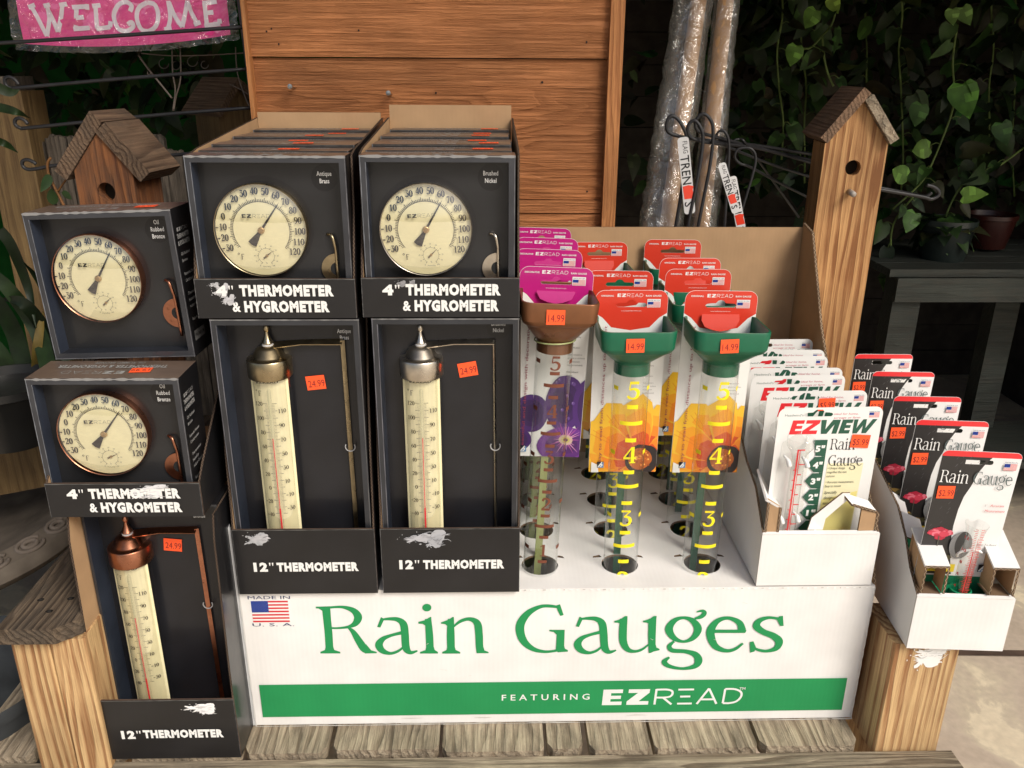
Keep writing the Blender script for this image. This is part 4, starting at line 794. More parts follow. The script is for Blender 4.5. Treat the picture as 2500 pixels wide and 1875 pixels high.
def pansy(mb, F, cx, cy, sc_, bb):
    rnd = random.Random(9)
    for k, (ax, ay, rx, ry, c) in enumerate(((-.062, -.002, .018, .016, (.05, .012, .13)), (-.046, .036, .022, .026, (.055, .014, .14)), (-.004, .050, .025, .038, (.06, .012, .15)), (.028, .045, .022, .040, (.06, .013, .15)), (.0, -.008, .036, .026, (.13, .02, .24)))):
        for s_, m_ in ((1, 1), (.72, .62), (.45, .45)):
            q = clip(blob(cx+ax*sc_, cy+ay*sc_, rx*s_*sc_, ry*s_*sc_, k+3, 26, .07), *bb)
            if q: mb.poly(F, q, tuple(v*m_ for v in c))
    for i in range(30):
        a = R(i*12+rnd.uniform(-4, 4)); l = rnd.uniform(.012, .028)*sc_; x1, y1 = cx+l*math.cos(a), cy+l*math.sin(a)
        if bb[0] < x1 < bb[2]-.001 and bb[1]+.001 < y1 < bb[3]: mb.ribbon(F, [(cx, cy, .0018), ((cx+x1)/2, (cy+y1)/2, .0012), (x1, y1, .0002)], rnd.choice([(.38, .08, .30), (.25, .05, .30), (.55, .25, .45)]), sub=2)
    for r_, c in ((.009, (.50, .36, .30)), (.0055, (.45, .40, .12)), (.003, (.10, .02, .08))):
        q = clip(blob(cx, cy, r_*sc_, r_*.8*sc_, 11, 18, .25), *bb)
        if q: mb.poly(F, q, c)
    for i in range(9):
        x, y = cx+rnd.uniform(-.02, .015)*sc_, cy+rnd.uniform(.03, .085)*sc_
        if bb[0]+.004 < x < bb[2]-.004: mb.poly(F, ell(x, y, .0022, .0026, 10), (.12, .05, .26)); mb.poly(F, ell(x-.0006, y+.0008, .0006, .0006, 6), (.5, .45, .62))
CW = .0935
zc1 = P(1545, 709, .082).z; zc0 = P(1535, 1152, .082).z
def rsec(z, w_, d_, r_, n=6):
    o = []
    for cx, cy, a0 in ((w_/2-r_, d_/2-r_, 0), (-w_/2+r_, d_/2-r_, 90), (-w_/2+r_, -d_/2+r_, 180), (w_/2-r_, -d_/2+r_, 270)):
        for i in range(n+1): a = R(a0+90*i/n); o.append((cx+r_*math.cos(a), cy+r_*math.sin(a), z))
    return o
def funnel_mesh(c, mat, zr, zs, zn, rim_w=.0935, rim_d=.080, nr=.0225, yo=-.005):
    mb = MB(mat); T = .0016
    S = [(zn-.0001, nr*2, nr*2, nr), (zn+.006, nr*2+.001, nr*2+.001, nr), (zn+.008, .054, .050, .024), (zs-.005, rim_w-.013, rim_d-.011, .018), (zs-.002, rim_w-.006, rim_d-.005, .015), (zs+.003, rim_w-.002, rim_d-.002, .0125), (zr-.001, rim_w+.001, rim_d+.001, .0125), (zr, rim_w, rim_d, .0123)]
    inn = [(zr, rim_w-2*T, rim_d-2*T, .0135), (zr-.003, rim_w-2.4*T, rim_d-2.4*T, .0135), (zs+.004, rim_w-.001-2*T, rim_d-2*T, .0135), (zs-.005, rim_w-.020, rim_d-.018, .019), (zn+.010, .044, .044, .0215), (zn+.002, nr*1.9, nr*1.9, nr*.95), (zn-.008, nr*1.8, nr*1.8, nr*.9)]
    L_ = S+inn; vs_ = []; fs = []; m = 28
    for z, a, b, r_ in L_:
        oy = yo*min(1, max(0, (z-zn)/(zs-zn))); vs_ += [(x, y+oy, q) for x, y, q in rsec(z, a, b, min(r_, a/2-.0001, b/2-.0001))]
    def grp(a, b):
        q = [(i*m+k, i*m+(k+1) % m, (i+1)*m+(k+1) % m, (i+1)*m+k) for i in range(b-a) for k in range(m)]; mb.add(vs_[a*m:(b+1)*m], q, c, mat, True)
    for a, b in ((0, 1), (1, 3), (3, 5), (5, 7), (7, 8), (8, 10), (10, 12), (12, len(L_)-1)): grp(a, b)
    return mb
FRONT_Z = BZ
def z_(row, px=1540, Y=.032): return P(px, row, Y).z-FRONT_Z
def tube_gauge(name, label, loc, kind, group, rz=0, ry=0, stick=True):
    pur = kind == 'purple'; t = thing(name, loc, label, 'rain gauge', group, rz, 0, ry)
    c0, c1 = zc0-BZ, zc1-BZ
    dz = .018 if pur else 0
    zr = P(1540, 812, .010).z-BZ; zs = P(1540, 862, .012).z-BZ; zn = P(1540, 901, .032).z-BZ
    if pur: c0 += .026; c1 += .031; zr += .037; zs += .037; zn += .031
    H = c1-c0; yc = .0285; HD = (.50, .012, .20) if pur else (.68, .045, .022)
    mb = MB('print_card'); F = fr((-CW/2, yc, c0))
    hz = H-.0185; hole = [(.029, hz-.0035), (.0645, hz-.0035), (.067, hz-.001), (.0645, hz+.0018), (.053, hz+.0022), (.050, hz+.0055), (.0465, hz+.0065), (.043, hz+.0055), (.040, hz+.0022), (.029, hz+.0018), (.0265, hz-.001)]
    mb.poly(F, [rrect(0, 0, CW, H, .012, 6), hole], WHITE, d=0); mb.poly(fr((-CW/2, yc+.0006, c0)), [rrect(0, 0, CW, H, .012, 6)[::-1], hole], (.7, .7, .68), d=0); mb.d = .0001
    bot = H-.046
    hd = [(0.0003, H-.033), (.0003, H-.012)]+[p for p in rrect(.0003, H-.03, CW-.0003, H-.0003, .012, 6) if p[1] > H-.0155]
    top = sorted([p for p in rrect(.0003, H-.04, CW-.0003, H-.0003, .0118, 6) if p[1] > H-.0135], key=lambda p: -p[0])
    hd = top+[(.0003, H-.030), (.010, H-.036), (.022, bot-.003), (CW/2, bot-.007), (CW-.022, bot-.003), (CW-.010, H-.036), (CW-.0003, H-.030)]
    mb.poly(F, [hd, hole], HD)
    brandmark(mb, F, .0280, H-.0088, .0285, WHITE, slant=.06, thin=.10, sub=2)
    mb.text(F, 'DECORATIVE' if pur else 'ORIGINAL', .0155, H-.0082, .0022, WHITE, w=.0185 if pur else .0165, bold=.03); mb.text(F, 'RAIN GAUGE', CW-.0190, H-.0082, .0022, WHITE, w=.020, bold=.03)
    mb.rect(F, .0668, H-.0225, .0838, H-.0115, WHITE, 'ink'); mb.text(F, 'MADE IN USA', .0753, H-.0142, .0018, (.03, .04, .12), w=.015); us_flag(mb, F, .0674, H-.0150, .0158, .0070)
    mb.text(F, 'www.headwindproducts.com', CW/2, H-.0275, .0015, WHITE, w=.026)
    tc = (.32, .06, .10)
    sidetxt = 'Beautiful and design with decorative style' if pur else 'Easy to read from distances up to 50 feet'
    gr = (.10, .10, .10); tx = .064
    L_ = ('Jumbo Size', 'Bright', 'Markings', 'High Visibility', 'Float', 'Water', 'Magnification', '', 'Easily mounts in', 'ground or on fence', '(rust-resistant', 'bracket included)', '', 'DebrisGuard', 'Funnel')
    if not pur: mb.text(F, 'EASY TO READ', tx+.012, H-.079, .0016, (.5, .15, .15)); mb.text(F, 'DESIGN', tx+.008, H-.0825, .0016, (.5, .15, .15))
    for i, s in enumerate(L_):
        if s: mb.text(F, s, tx+(.004 if pur or i > 6 else .005), H-.077-.011*(not pur)-i*.0048, .0021 if pur else .0016, gr, al='l')
    bb = (.0005, .0005, CW-.0005, H)
    if pur: pansy(mb, F, .073, .026, 1.05, bb)
    else: daisy(mb, F, .0735, .019, .98, bb)
    mb.text(F, sidetxt, .0165, H*.43, .0042, tc, w=H*.78, rot=90)
    mb.poly(F, clip([(0, 0), (.014, 0), (.012, .012), (0, .018)], .0035, .0005, CW, H) or [(0, 0), (.01, 0), (.01, .01)], WHITE); hmark(mb, F, .0115, .0075, .0090)
    mb.build('card', t)
    if kind in ('purple', 'red_tab'):
        mb = MB('print_card'); pts = [(-.024, H+c0-.030), (.024, H+c0-.030), (.0245, zr-.004), (.020, zr-.012), (.010, zr-.016), (0, zr-.0175), (-.010, zr-.016), (-.020, zr-.012), (-.0245, zr-.004)]
        mb.slab([(x, yc-.003-(H+c0-.030-z)*.25, z) for x, z in pts], .0005, HD); mb.build('card_tab', t)
    # clear tube with printed scale
    zb = -.15; rad = .0235
    mb = MB('clear_tube'); mb.lathe([(.0001, zb), (rad-.003, zb), (rad-.0008, zb+.003), (rad, zb+.006), (rad, zn+.004)], 0, 0, 40, WHITE); tb = mb.build('tube', t)
    mk = MB('ink'); F = cyl(0, 0, rad); cc = (.17, .055, .03) if pur else (.86, .74, .02); mk.d = .0003
    def bar(z, w_, h_): mk.rect(F, -w_/2, z-h_/2, w_/2, z+h_/2, cc, 'ink', nx=max(1, int(w_/.003)))
    if pur:
        rows_ = {'5': 884, '4': 1000, '3': 1112, '2': 1226, '1': 1338}; hh = .0185; zf = lambda r_: P(1335, r_, .032).z-BZ
        wide = [938, 1055, 1170, 1280]; sh = [908, 966, 1028, 1084, 1142, 1196, 1254, 1306, 1365]
    else:
        rows_ = {'5': 953, '4': 1110, '3': 1264, '2': 1412}; hh = .0235; zf = z_; wide = [1033.5, 1187, 1332]; sh = [993, 1074, 1152, 1227, 1299, 1369]
    for ch, r_ in rows_.items():
        z = zf(r_); digits(mk, F, ch, 0, z-hh/2, hh, cc, sx=1.25, bold=1.3, sub=5)
        for s_ in (-1, 1):
            mk.rect(F, s_*.0250-.0045, z-.0012+.0012-.0028, s_*.0250+.0045, z+.0028, cc, 'ink', nx=4)
    for r_ in wide: bar(zf(r_), .030 if not pur else .026, .0052 if not pur else .0046)
    for r_ in sh: bar(zf(r_), .0140 if not pur else .012, .0055 if not pur else .0046)
    mk.build('scale', tb)
    stc = (.33, .37, .14) if pur else (.010, .085, .050)
    mb = MB('plastic'); mb.box((-.0050, .0295, zb), (.0050, .0325, c0+.06), stc); mb.build('mounting_strip', t)
    fc = (.21, .088, .038) if pur else (.005, .115, .055)
    fm = funnel_mesh(fc, 'satin_plastic' if pur else 'plastic', zr, zs, zn).build('funnel', t)
    nk = MB('plastic' if not pur else 'satin_plastic'); nk.lathe([(rad-.0012, zn-.011), (rad-.0006, zn-.011), (rad-.0004, zn+.001), (rad-.002, zn+.002)], 0, 0, 36, fc); nk.build('neck', fm)
    if pur:
        rg = MB('plastic'); n = 36; rg.tube([((rad+.0022)*math.sin(R(a)), -(rad+.0022)*math.cos(R(a)), zn+.003+.002*math.sin(R(a+40))) for a in range(0, 361, 12)], .0010, 6, (.40, .46, .20), sub=1, caps=False); rg.build('rubber_ring', t)
    if stick:
        sticker(t, fr((0, yc-.0285-.0455, zr-.016)), -.0055 if not pur else -.006, 0, .0222, .0175 if not pur else .0185, '14.99', rot=1 if kind != 'red_tab' else 3, dd=.0012)
    return t
pmat('satin_plastic', .34, .5, nz=.08, metal=.55, nscale=60)
GG = 'tube rain gauges hanging in the display box'
def yz(px, row, z): return PZ(px, row, z).y
zt_ = zc1
m0 = tube_gauge('tube_rain_gauge', 'front green-funnel rain gauge in the middle row, no card tab inside the funnel', (.1795, .0545, BZ), 'red', GG)
r0 = tube_gauge('tube_rain_gauge', 'front green-funnel rain gauge in the right row, red card tab folded into its funnel', (.2900, .0515, BZ), 'red_tab', GG, ry=.6)
def after(root, names):  # drop parts that the hidden copies do not show
    return root
for k, (px, row, nm) in enumerate(((1540, 661, 'second green-funnel gauge of the middle row, red card just behind the front one'), (1478, 591, 'rearmost green-funnel gauge of the middle row, funnel partly showing'))):
    z = zt_-.0; p = PZ(px, row, z); copy_thing(m0 if k == 0 else r0, (.1795-.001*k+(.0 if k == 0 else -.004), p.y-.0285, BZ), nm, rz=(-2, 3)[k], skip=('price_sticker',))
for k, (px, row, nm) in enumerate(((1711, 657, 'second green-funnel gauge of the right row, pink-glinting red card'), (1671, 630, 'third green-funnel gauge of the right row, only a low red card top showing'), (1658, 588, 'fourth green-funnel gauge of the right row, bright red card'), (1636, 559, 'rearmost green-funnel gauge of the right row, pale pink card against the brown back board'))):
    p = PZ(px, row, zt_); copy_thing(r0 if k in (1,) else m0, (.2945+(-.002, .001, .004, -.001)[k], p.y-.0285, BZ+(.0, .0, .002, .0)[k]), nm, rz=(-1.5, 2, -2.5, 1)[k], skip=('price_sticker',))
p0 = tube_gauge('tube_rain_gauge', 'front copper-funnel rain gauge with brown figures, magenta card, at the left of the rows', (.0665, .050, BZ), 'purple', GG, ry=2.3, rz=1)
for k, (px, row, nm) in enumerate(((1345, 611, 'second copper-funnel gauge, magenta card showing its dark hang hole'), (1330, 583, 'third copper-funnel gauge, magenta card strip between two others'), (1312, 558, 'rearmost copper-funnel gauge, topmost magenta card'))):
    p = PZ(px, row, zt_+.030); copy_thing(p0, (.0665+(-.002, .001, -.001)[k], p.y-.026, BZ), nm, rz=(2, 3, 4)[k], skip=('price_sticker',))
# ================================================================ white card trays
def card_tray(name, label, loc, w_, fh, d_, prof, flap, rz=0):
    t = thing(name, loc, label, 'tray', 'white card trays', rz); T = .003
    mb = MB('matte_board'); mb.slab([(0, 0, 0), (w_, 0, 0), (w_, 0, fh), (0, 0, fh)], T, WB, edge='rough', ec=(.6, .58, .55), inner='kraft', ic=KR); mb.slab([(0, -.0005, fh), (w_, -.0005, fh), (w_-.002, .006, fh+.002), (.002, .006, fh+.002)], .001, WB); mb.build('front_panel', t)
    for s_ in (0, 1):
        X = w_-.0002 if s_ else .0002; pts = [(T, .0)]+prof+[(d_, prof[-1][1]), (d_, 0)]
        mb = MB('matte_board'); l3 = [(X, y, z) for y, z in pts]
        if s_ == 0: mb.slab(l3, T, (.72, .71, .70), edge='rough', ec=EDG, inner='matte_board', ic=WB)  # left outer face greyer than the board, its shade put into the colour
        else: mb.slab(l3[::-1], T, WB, edge='rough', ec=EDG, inner='matte_board', ic=WB)
        for a, b in zip(pts[1:], pts[2:-1]):
            nn = V((0, -(b[1]-a[1]), (b[0]-a[0]))).normalized()
            if nn.z < .01: nn = V((0, -1, 0))
            flute(mb, (X-(T if s_ else 0), *a), (X-(T if s_ else 0), *b), nn, (T, 0, 0), period=.006)
        mb.build('side_panel', t)
    MB('matte_board').box((T, T, 0), (w_-T, d_, .003), WB).build('tray_floor', t)
    return t
ezt = card_tray('card_tray', 'white corrugated card tray standing on the display box, filled with white gauge cards', (.3545, -.002, .2275), .156, .079, .30, [(.003, .081), (.012, .088), (.05, .122), (.10, .138), (.20, .20)], 0, rz=0)
# pillar flap in its right corner: house-shaped hand hole
mb = MB('matte_board'); zf_ = .2275
def Lz(p): return (p.x-.3545, p.y+.002, p.z-.2275)
f1 = [(.062, .010, .081), (.066, .012, .098), (.102, .012, .134), (.112, .0125, .134), (.112, .0125, .125), (.104, .012, .118), (.084, .011, .097), (.082, .010, .081)]
mb.slab(f1, .003, WB, edge='rough', ec=EDG)
mb.slab([(.102, .012, .134), (.141, .016, .119), (.150, .004, .108), (.113, -.0, .122)][::-1], .003, WB, edge='rough', ec=EDG)
mb.slab([(.128, .004, .081), (.149, .0045, .081), (.149, .0045, .108), (.128, .004, .116)], .003, KR, 'kraft', edge='rough', ec=EDG)
flute(mb, (.149, .004, .081), (.149, .004, .108), (0, -1, 0), (.0035, 0, 0)); flute(mb, (.113, -.0002, .1205), (.150, .0038, .1068), (0, -1, 0), (0, 0, .0035), period=.006)
mb.build('hand_flap', ezt)
mb = MB('matte_board'); mb.slab([(.004, .004, .079), (.020, .004, .079), (.020, .004, .118), (.004, .006, .128)], .003, KR, 'kraft'); mb.slab([(.002, .0038, .128), (.021, .004, .117), (.021, .05, .117), (.002, .05, .150)], .003, WB); flute(mb, (.0195, .0035, .079), (.0195, .0035, .117), (0, -1, 0), (.003, 0, 0)); flute(mb, (.003, .0035, .079), (.003, .0035, .124), (0, -1, 0), (.003, 0, 0)); mb.build('corner_flap', ezt)
rgt = card_tray('card_tray', 'white card tray resting on the right bench post, filled with black rose cards', (.5420, -.060, .1690), .123, .080, .40, [(.003, .0805), (.035, .100), (.063, .130), (.10, .155), (.193, .178)], 0, rz=-4)
for (xa, xb) in ((.003, .034), (.088, .120)):
    mb = MB('matte_board'); zt2 = .1245; mb.slab([(xa, .002, zt2), (xb, .002, zt2), (xb, .055, zt2+.024), (xa, .055, zt2+.024)], .003, WB)
    mb.slab([(xa, .004, .083), (xb-.004, .004, .083), (xb-.004, .03, .083), (xa, .03, .083)], .001, EDG, 'rough')
    mb.add([(xb-.003, .004, .084), (xb-.003, .05, .084), (xb-.003, .05, zt2+.018), (xb-.003, .004, zt2-.001)], [(3, 2, 1, 0)], KR, 'kraft'); mb.add([(xa+.003, .004, .084), (xa+.003, .05, .084), (xa+.003, .05, zt2+.018), (xa+.003, .004, zt2-.001)], [(0, 1, 2, 3)], KR, 'kraft')
    mb.add([(xa, .05, .084), (xb, .05, .084), (xb, .05, zt2+.02), (xa, .05, zt2+.02)], [(0, 1, 2, 3)], KR, 'kraft')
    flute(mb, (xa, .0015, .084), (xa, .0015, zt2), (0, -1, 0), (.003, 0, 0)); flute(mb, (xb-.003, .0015, .084), (xb-.003, .0015, zt2), (0, -1, 0), (.003, 0, 0)); flute(mb, (xa, .0015, zt2-.0032), (xb, .0015, zt2-.0032), (0, -1, 0), (0, 0, .003)); mb.build('corner_flap', rgt)
for (xa, xb, yy, zz) in ((.003, .03, .062, .150), (.003, .022, .10, .160), (.095, .120, .062, .165)): MB('matte_board').slab([(xa, yy, zz-.02), (xb, yy, zz-.03), (xb, yy+.03, zz-.01), (xa, yy+.03, zz+.002)], .003, WB, edge='rough', ec=EDG).build('side_flap', rgt)
# ---- white cards with a small clear gauge
RED = (.72, .02, .03); DG_ = (.012, .085, .05)
def ez_card(loc, label, rz, stick=None):
    W_, H_ = .1365, .245; t = thing('white_gauge_card', loc, label, 'rain gauge card', 'white carded rain gauges', rz)
    mb = MB('print_card'); F = fr((0, 0, 0)); hx, hz = .052, H_-.0095
    hole = [(hx-.017, hz-.003), (hx+.017, hz-.003), (hx+.0195, hz), (hx+.017, hz+.0025), (hx+.0085, hz+.003), (hx+.005, hz+.0065), (hx-.003, hz+.0068), (hx-.0075, hz+.003), (hx-.017, hz+.0025), (hx-.0195, hz-.0004)]
    mb.poly(F, [rrect(0, 0, W_, H_, .010), hole], WHITE, d=0); mb.poly(fr((0, .0006, 0)), [rrect(0, 0, W_, H_, .010)[::-1], hole], WHITE, d=0); mb.d = .0001
    mb.text(F, "Headwind's", .0205, H_-.0115, .0033, (.10, .16, .14), w=.024)
    for i, s in enumerate(('Ideal for home,', 'acreage or farm')): mb.text(F, s, .0725, H_-.0105-i*.0052, .0030, (.50, .07, .13), al='l', w=(.0315, .0345)[i], shear=.25)
    us_flag(mb, F, .1185, H_-.0078, .0135, .0068); mb.text(F, 'MADE IN USA', .1252, H_-.0072, .0014, (.03, .04, .12), w=.0135)
    # EZVIEW
    yb, hh, sh = H_-.0365, .0195, .18
    def G(l): return [(x+sh*y, yb+y) for x, y in l]
    e = lambda x, w_: [(x, 0), (x+w_, 0), (x+w_, .0048), (x+.0065, .0048), (x+.0065, .0077), (x+w_-.001, .0077), (x+w_-.001, .0118), (x+.0065, .0118), (x+.0065, .0147), (x+w_, .0147), (x+w_, .0195), (x, .0195)]
    mb.poly(F, G(e(.0165, .0155)), RED); mb.poly(F, G([(.0330, 0), (.0525, 0), (.0525, .0050), (.0415, .0050), (.0525, .0150), (.0525, .0195), (.0345, .0195), (.0345, .0147), (.0440, .0147), (.0330, .0048)]), RED)
    mb.poly(F, G([(.0585, 0), (.0660, 0), (.0755, .0195), (.0688, .0195), (.0625, .0062), (.0605, .0195), (.0535, .0195)]), DG_); mb.poly(F, G([(.0725, 0), (.0790, 0), (.0790, .0195), (.0725, .0195)]), DG_); mb.poly(F, G(e(.0815, .0140)), DG_)
    mb.poly(F, G([(.1000, 0), (.1060, 0), (.1105, .0110), (.1120, 0), (.1180, 0), (.1270, .0195), (.1208, .0195), (.1150, .0070), (.1130, .0195), (.1085, .0195), (.1030, .0068), (.1020, .0195), (.0965, .0195)]), DG_)
    mb.poly(F, [(.0715, 0), (.118, 0), (.1215, H_-.079), (.0735, H_-.079)], (.80, .76, .50)); mb.poly(F, [(.0715, 0), (.117, 0), (.1195, H_-.120), (.0725, H_-.132)], (.76, .68, .25))
    rain_gauge(mb, F, .0735, H_-.0590, .046, .0130, (.03, .03, .03), (.03, .03, .03), two=True)
    for i, s in enumerate(('• Unique design', '   magnifies the rain', '   column', '• Accurate measurement,', '   Easy to mount')): mb.text(F, s, .0745, H_-.0870-.0058*i-(.003 if i > 2 else 0), .0034, (.06, .06, .05), al='l', sx=.80)
    for i, s in enumerate(('Specially', 'designed for', 'easy reading', 'distances')): mb.text(F, s, .0745, H_-.1230-.0080*i, .0044, (.05, .05, .04), al='l', shear=.2, sx=.85)
    # dark green arrows with inch figures
    for i in range(7):
        z = H_-.0445-i*.0235; xo = .0455
        mb.poly(F, [(.0685, z), (.0555 if i else .050, z), (xo if i else .0535, z-.0118), (.0555, z-.0222), (.0685, z-.0236)], DG_)
        mb.text(F, f'{5-i}"' if i < 5 else '', .0602, z-.0165, .0085, WHITE, bold=.05, w=.0125)
        if i: mb.rect(F, .0545, z-.0004, .0630, z+.0004, WHITE)
    mb.build('card', t)
    bl = MB('blister'); bl.slab([(.006, -.0015, .0), (.054, -.0015, .0), (.047, -.0015, .150), (.046, -.0015, .196), (.030, -.0015, .212), (.010, -.0015, .198), (.006, -.0015, .150)], .001, WHITE); bl.build('blister_sheet', t)
    gb = MB('clear_tube'); gx = .0285; gb.lathe([(.0080, -.002), (.0080, .180), (.0100, .188), (.0165, .197), (.0170, .209), (.0166, .2095)], gx, -.012, 28, WHITE); tb = gb.build('gauge_tube', t)
    sm = MB('ink'); F2 = fr((gx, -.0125, 0)); sm.ribbon(F2, [(-.0022, -.0, .0022), (-.0022, .192, .0022)], RED); sm.ribbon(F2, [(.0006, -.0, .0008), (.0006, .192, .0008)], RED); sm.ribbon(F2, [(-.0030, .192, .0018), (.0070, .192, .0018)], RED)
    for i in range(12): sm.rect(F2, .0, .0115+i*.0145, .0085 if i % 2 else .0055, .0130+i*.0145, RED); sm.rect(F2, -.0060, .0040+i*.0145, -.0035, .0052+i*.0145, RED)
    sm.build('red_scale', tb)
    for x, z in ((.018, .172), (.042, .170), (.019, .088), (.040, .090)): nb = MB('plastic'); nb.tube([(x-.007, -.006, z+.010), (x-.002, -.010, z+.004), (x, -.012, z-.003)], [.0012, .0030, .0035], 8, (.80, .80, .79)); nb.build('hanger', t)
    if stick: sticker(t, F, *stick)
    return t
zt4 = .475; lastc = None
ecs = [(1417, 2163, 996, 0), (1, 2122, 955, 1), (1, 2071, 919, 2), (1, 2059, 898, 3), (1, 2026, 871, 4), (1, 2014, 853, 5), (1, 1988, 829, 6)]
ez_l = ['foremost white gauge card, whole red and green lettering, orange sticker at its right edge', 'second white gauge card, orange sticker over its top lettering', 'third white gauge card, red block letters cut off below its hang hole', 'fourth white gauge card, mostly hidden just behind the third', 'fifth white gauge card with part of the red letters beside the funnel', 'sixth white gauge card, thin strip second from the back', 'rearmost white gauge card against the brown side wing']
rnd = random.Random(12)
for _, rx_, row, k in ecs:
    p = PZ(rx_, row, zt4); st = {0: (.112, .245-.0475, .0245, .0185, '$5.99', -4), 1: (.082, .245-.019, .0225, .018, '$5.99', 2)}.get(k)
    loc = (p.x-.1365, p.y, zt4-.245); rz_ = (2, 1, 3, 0, 2, -1, 1)[k]
    if k < 2: e_ = ez_card(loc, ez_l[k], rz_, st); first = e_ if k == 0 else first
    else: copy_thing(first, loc, ez_l[k], rz=rz_, skip=('price_sticker',))
mb = MB('print_card'); 
# ---- black rose cards
def rose_card(loc, label, rz, ry, stick=True):
    W_, H_ = .103, .272; t = thing('rose_gauge_card', loc, label, 'rain gauge card', 'black carded rain gauges with roses', rz, 0, ry)
    mb = MB('print_card'); F = fr((0, 0, 0)); hz = H_-.0155; hx = .050
    hole = rrect(hx-.018, hz-.0032, hx+.018, hz+.0032, .0031, 4)
    full = rrect(0, 0, W_, H_, .008)
    mb.poly(F, [full, hole], (.80, .80, .79), d=0); mb.poly(fr((0, .0006, 0)), [full[::-1], hole], (.8, .8, .79), d=0); mb.d = .0001
    swoop = [(.067, H_-.0055), (.058, H_-.018), (.052, H_-.030), (.047, H_-.050), (.041, H_-.066), (.038, H_-.085), (.037, H_-.11), (.039, H_-.14), (.045, H_-.165), (.052, H_-.185)]
    mb.poly(F, [[(.0003, .0003), (.058, .0003)]+swoop[::-1]+[(.0003, H_-.0055)], hole[::-1]], (.022, .020, .020)) if 0 else mb.poly(F, [[(.0003, .087), (.050, .087)]+swoop[::-1][1:]+[(.0003, H_-.0055)], [p for p in hole if p[0] < .052]+[(.052, hz-.0031), (.052, hz+.0031)][::1] if 0 else [(.032, hz-.003), (.0545, hz-.003), (.0575, hz+.003), (.032, hz+.003)]], (.022, .020, .020))
    mb.rect(F, .0003, .0003, W_-.0003, .085, (.008, .16, .075))
    mb.poly(F, [p for p in rrect(.0003, H_-.03, W_-.0003, H_-.0003, .0078) if p[1] > H_-.012]+[(.0003, H_-.0060), (W_-.0003, H_-.0060)][::-1][:0] or [(.0003, H_-.006)]+[(W_-.0003, H_-.006)]+sorted([p for p in rrect(.0003, H_-.03, W_-.0003, H_-.0003, .0078) if p[1] > H_-.0062], key=lambda p: -p[0]), (.78, .03, .035))
    rr_ = random.Random(2)
    for i in range(34):
        x, z = rr_.uniform(.003, .05), rr_.uniform(.15, H_-.01)
        if x < .03 or z > H_-.03: mb.ribbon(F, [(x, z, .0004), (x+.0022, z+.0035, .0004)], (.10, .10, .11))
    # roses
    for cx, cz, s_, cs in ((.0215, H_-.122, 1, [(.62, .05, .09), (.75, .18, .24), (.45, .02, .05)]), (.006, H_-.160, .95, [(.62, .10, .26), (.78, .30, .45), (.50, .05, .18)])):
        for i in range(16): a = R(i*23); mb.poly(F, clip(blob(cx+.011*s_*math.cos(a)*rr_.random(), cz+.0075*s_*math.sin(a)*rr_.random(), .0070*s_, .0040*s_, i+3, 12, .6), .0005, .088, .06, H_) or [(cx, cz), (cx+.001, cz), (cx, cz+.001)], cs[i % 3])
    mb.ribbon(F, [(.021, H_-.126, .0012), (.022, H_-.15, .0012), (.025, H_-.170, .0010), (.027, H_-.184, .0010)], (.09, .09, .07)); 
    for cx, cz, r_, c in ((.010, H_-.152, 10, (.42, .26, .07)), (.028, H_-.155, -20, (.34, .22, .06)), (.034, H_-.165, 30, (.10, .09, .04)), (.012, H_-.175, -10, (.05, .06, .03)), (.018, H_-.163, 60, (.10, .09, .05))): mb.poly(F, petal(cx-.006, cz, r_, .017, .008, 3), c)
    mb.rect(F, .0005, .0915, .052, .1035, (.80, .62, .03)); 
    for i, s in enumerate(('For Home', 'or Acreage')): mb.text(F, s, .028, .0990-i*.0055, .0036, (.08, .08, .05), w=(.026, .026)[i], shear=.3)
    rain_gauge(mb, F, .0035, H_-.0455, .0935, .0150, WHITE, (.10, .13, .13))
    us_flag(mb, F, .0815, H_-.0150, .0165, .0092, txt='MADE IN USA')
    mb.text(F, 'Accurate', .086, H_-.078, .0036, (.60, .05, .07), shear=.25); mb.text(F, 'Measurement', .0845, H_-.086, .0036, (.60, .05, .07), shear=.25, w=.026); mb.text(F, '5"', .0715, H_-.078, .003, (.3, .3, .3))
    mb.text(F, 'Easy To Read', .086, H_-.137, .0030, (.2, .2, .2), w=.025, shear=.2); mb.text(F, 'Easy To Mount', .086, H_-.149, .0030, (.2, .2, .2), w=.025, shear=.2)
    mb.poly(F, ell(.052, H_-.138, .015, .021, 30), (.25, .25, .25)); mb.poly(F, ell(.054, H_-.136, .010, .019, 24, 60, 250), (.05, .05, .05)); hmark(mb, F, .083, .094, .0115)
    mb.build('card', t)
    g = MB('clear_tube'); gx = .060; g.lathe([(.010, -.0), (.0100, H_-.12), (.0125, H_-.105), (.0145, H_-.098)], gx, -.013, 24, WHITE); tb = g.build('gauge_tube', t)
    sm = MB('ink'); C_ = cyl(gx, -.013, .0103); rc = (.66, .05, .05); sm.d = .0002
    sm.ribbon(C_, [(.0, .01, .0006), (0, H_-.115, .0006)], rc); sm.ribbon(C_, [(-.002, .01, .0012), (-.002, H_-.135, .0012)], rc)
    for i in range(62): sm.rect(C_, 0, .012+i*.0026, .0065 if i % 5 == 0 else .0042, .0128+i*.0026, rc, nx=2); sm.rect(C_, -.0072 if i % 5 == 0 else -.0055, .012+i*.0026, -.0028, .0127+i*.0026, rc, nx=2)
    for i, s in enumerate(('4', '6', '8', '10', '12')): sm.text(C_, s, -.0120, H_-.192+i*.0182, .0044, rc, bold=.03)
    sm.build('red_scale', tb)
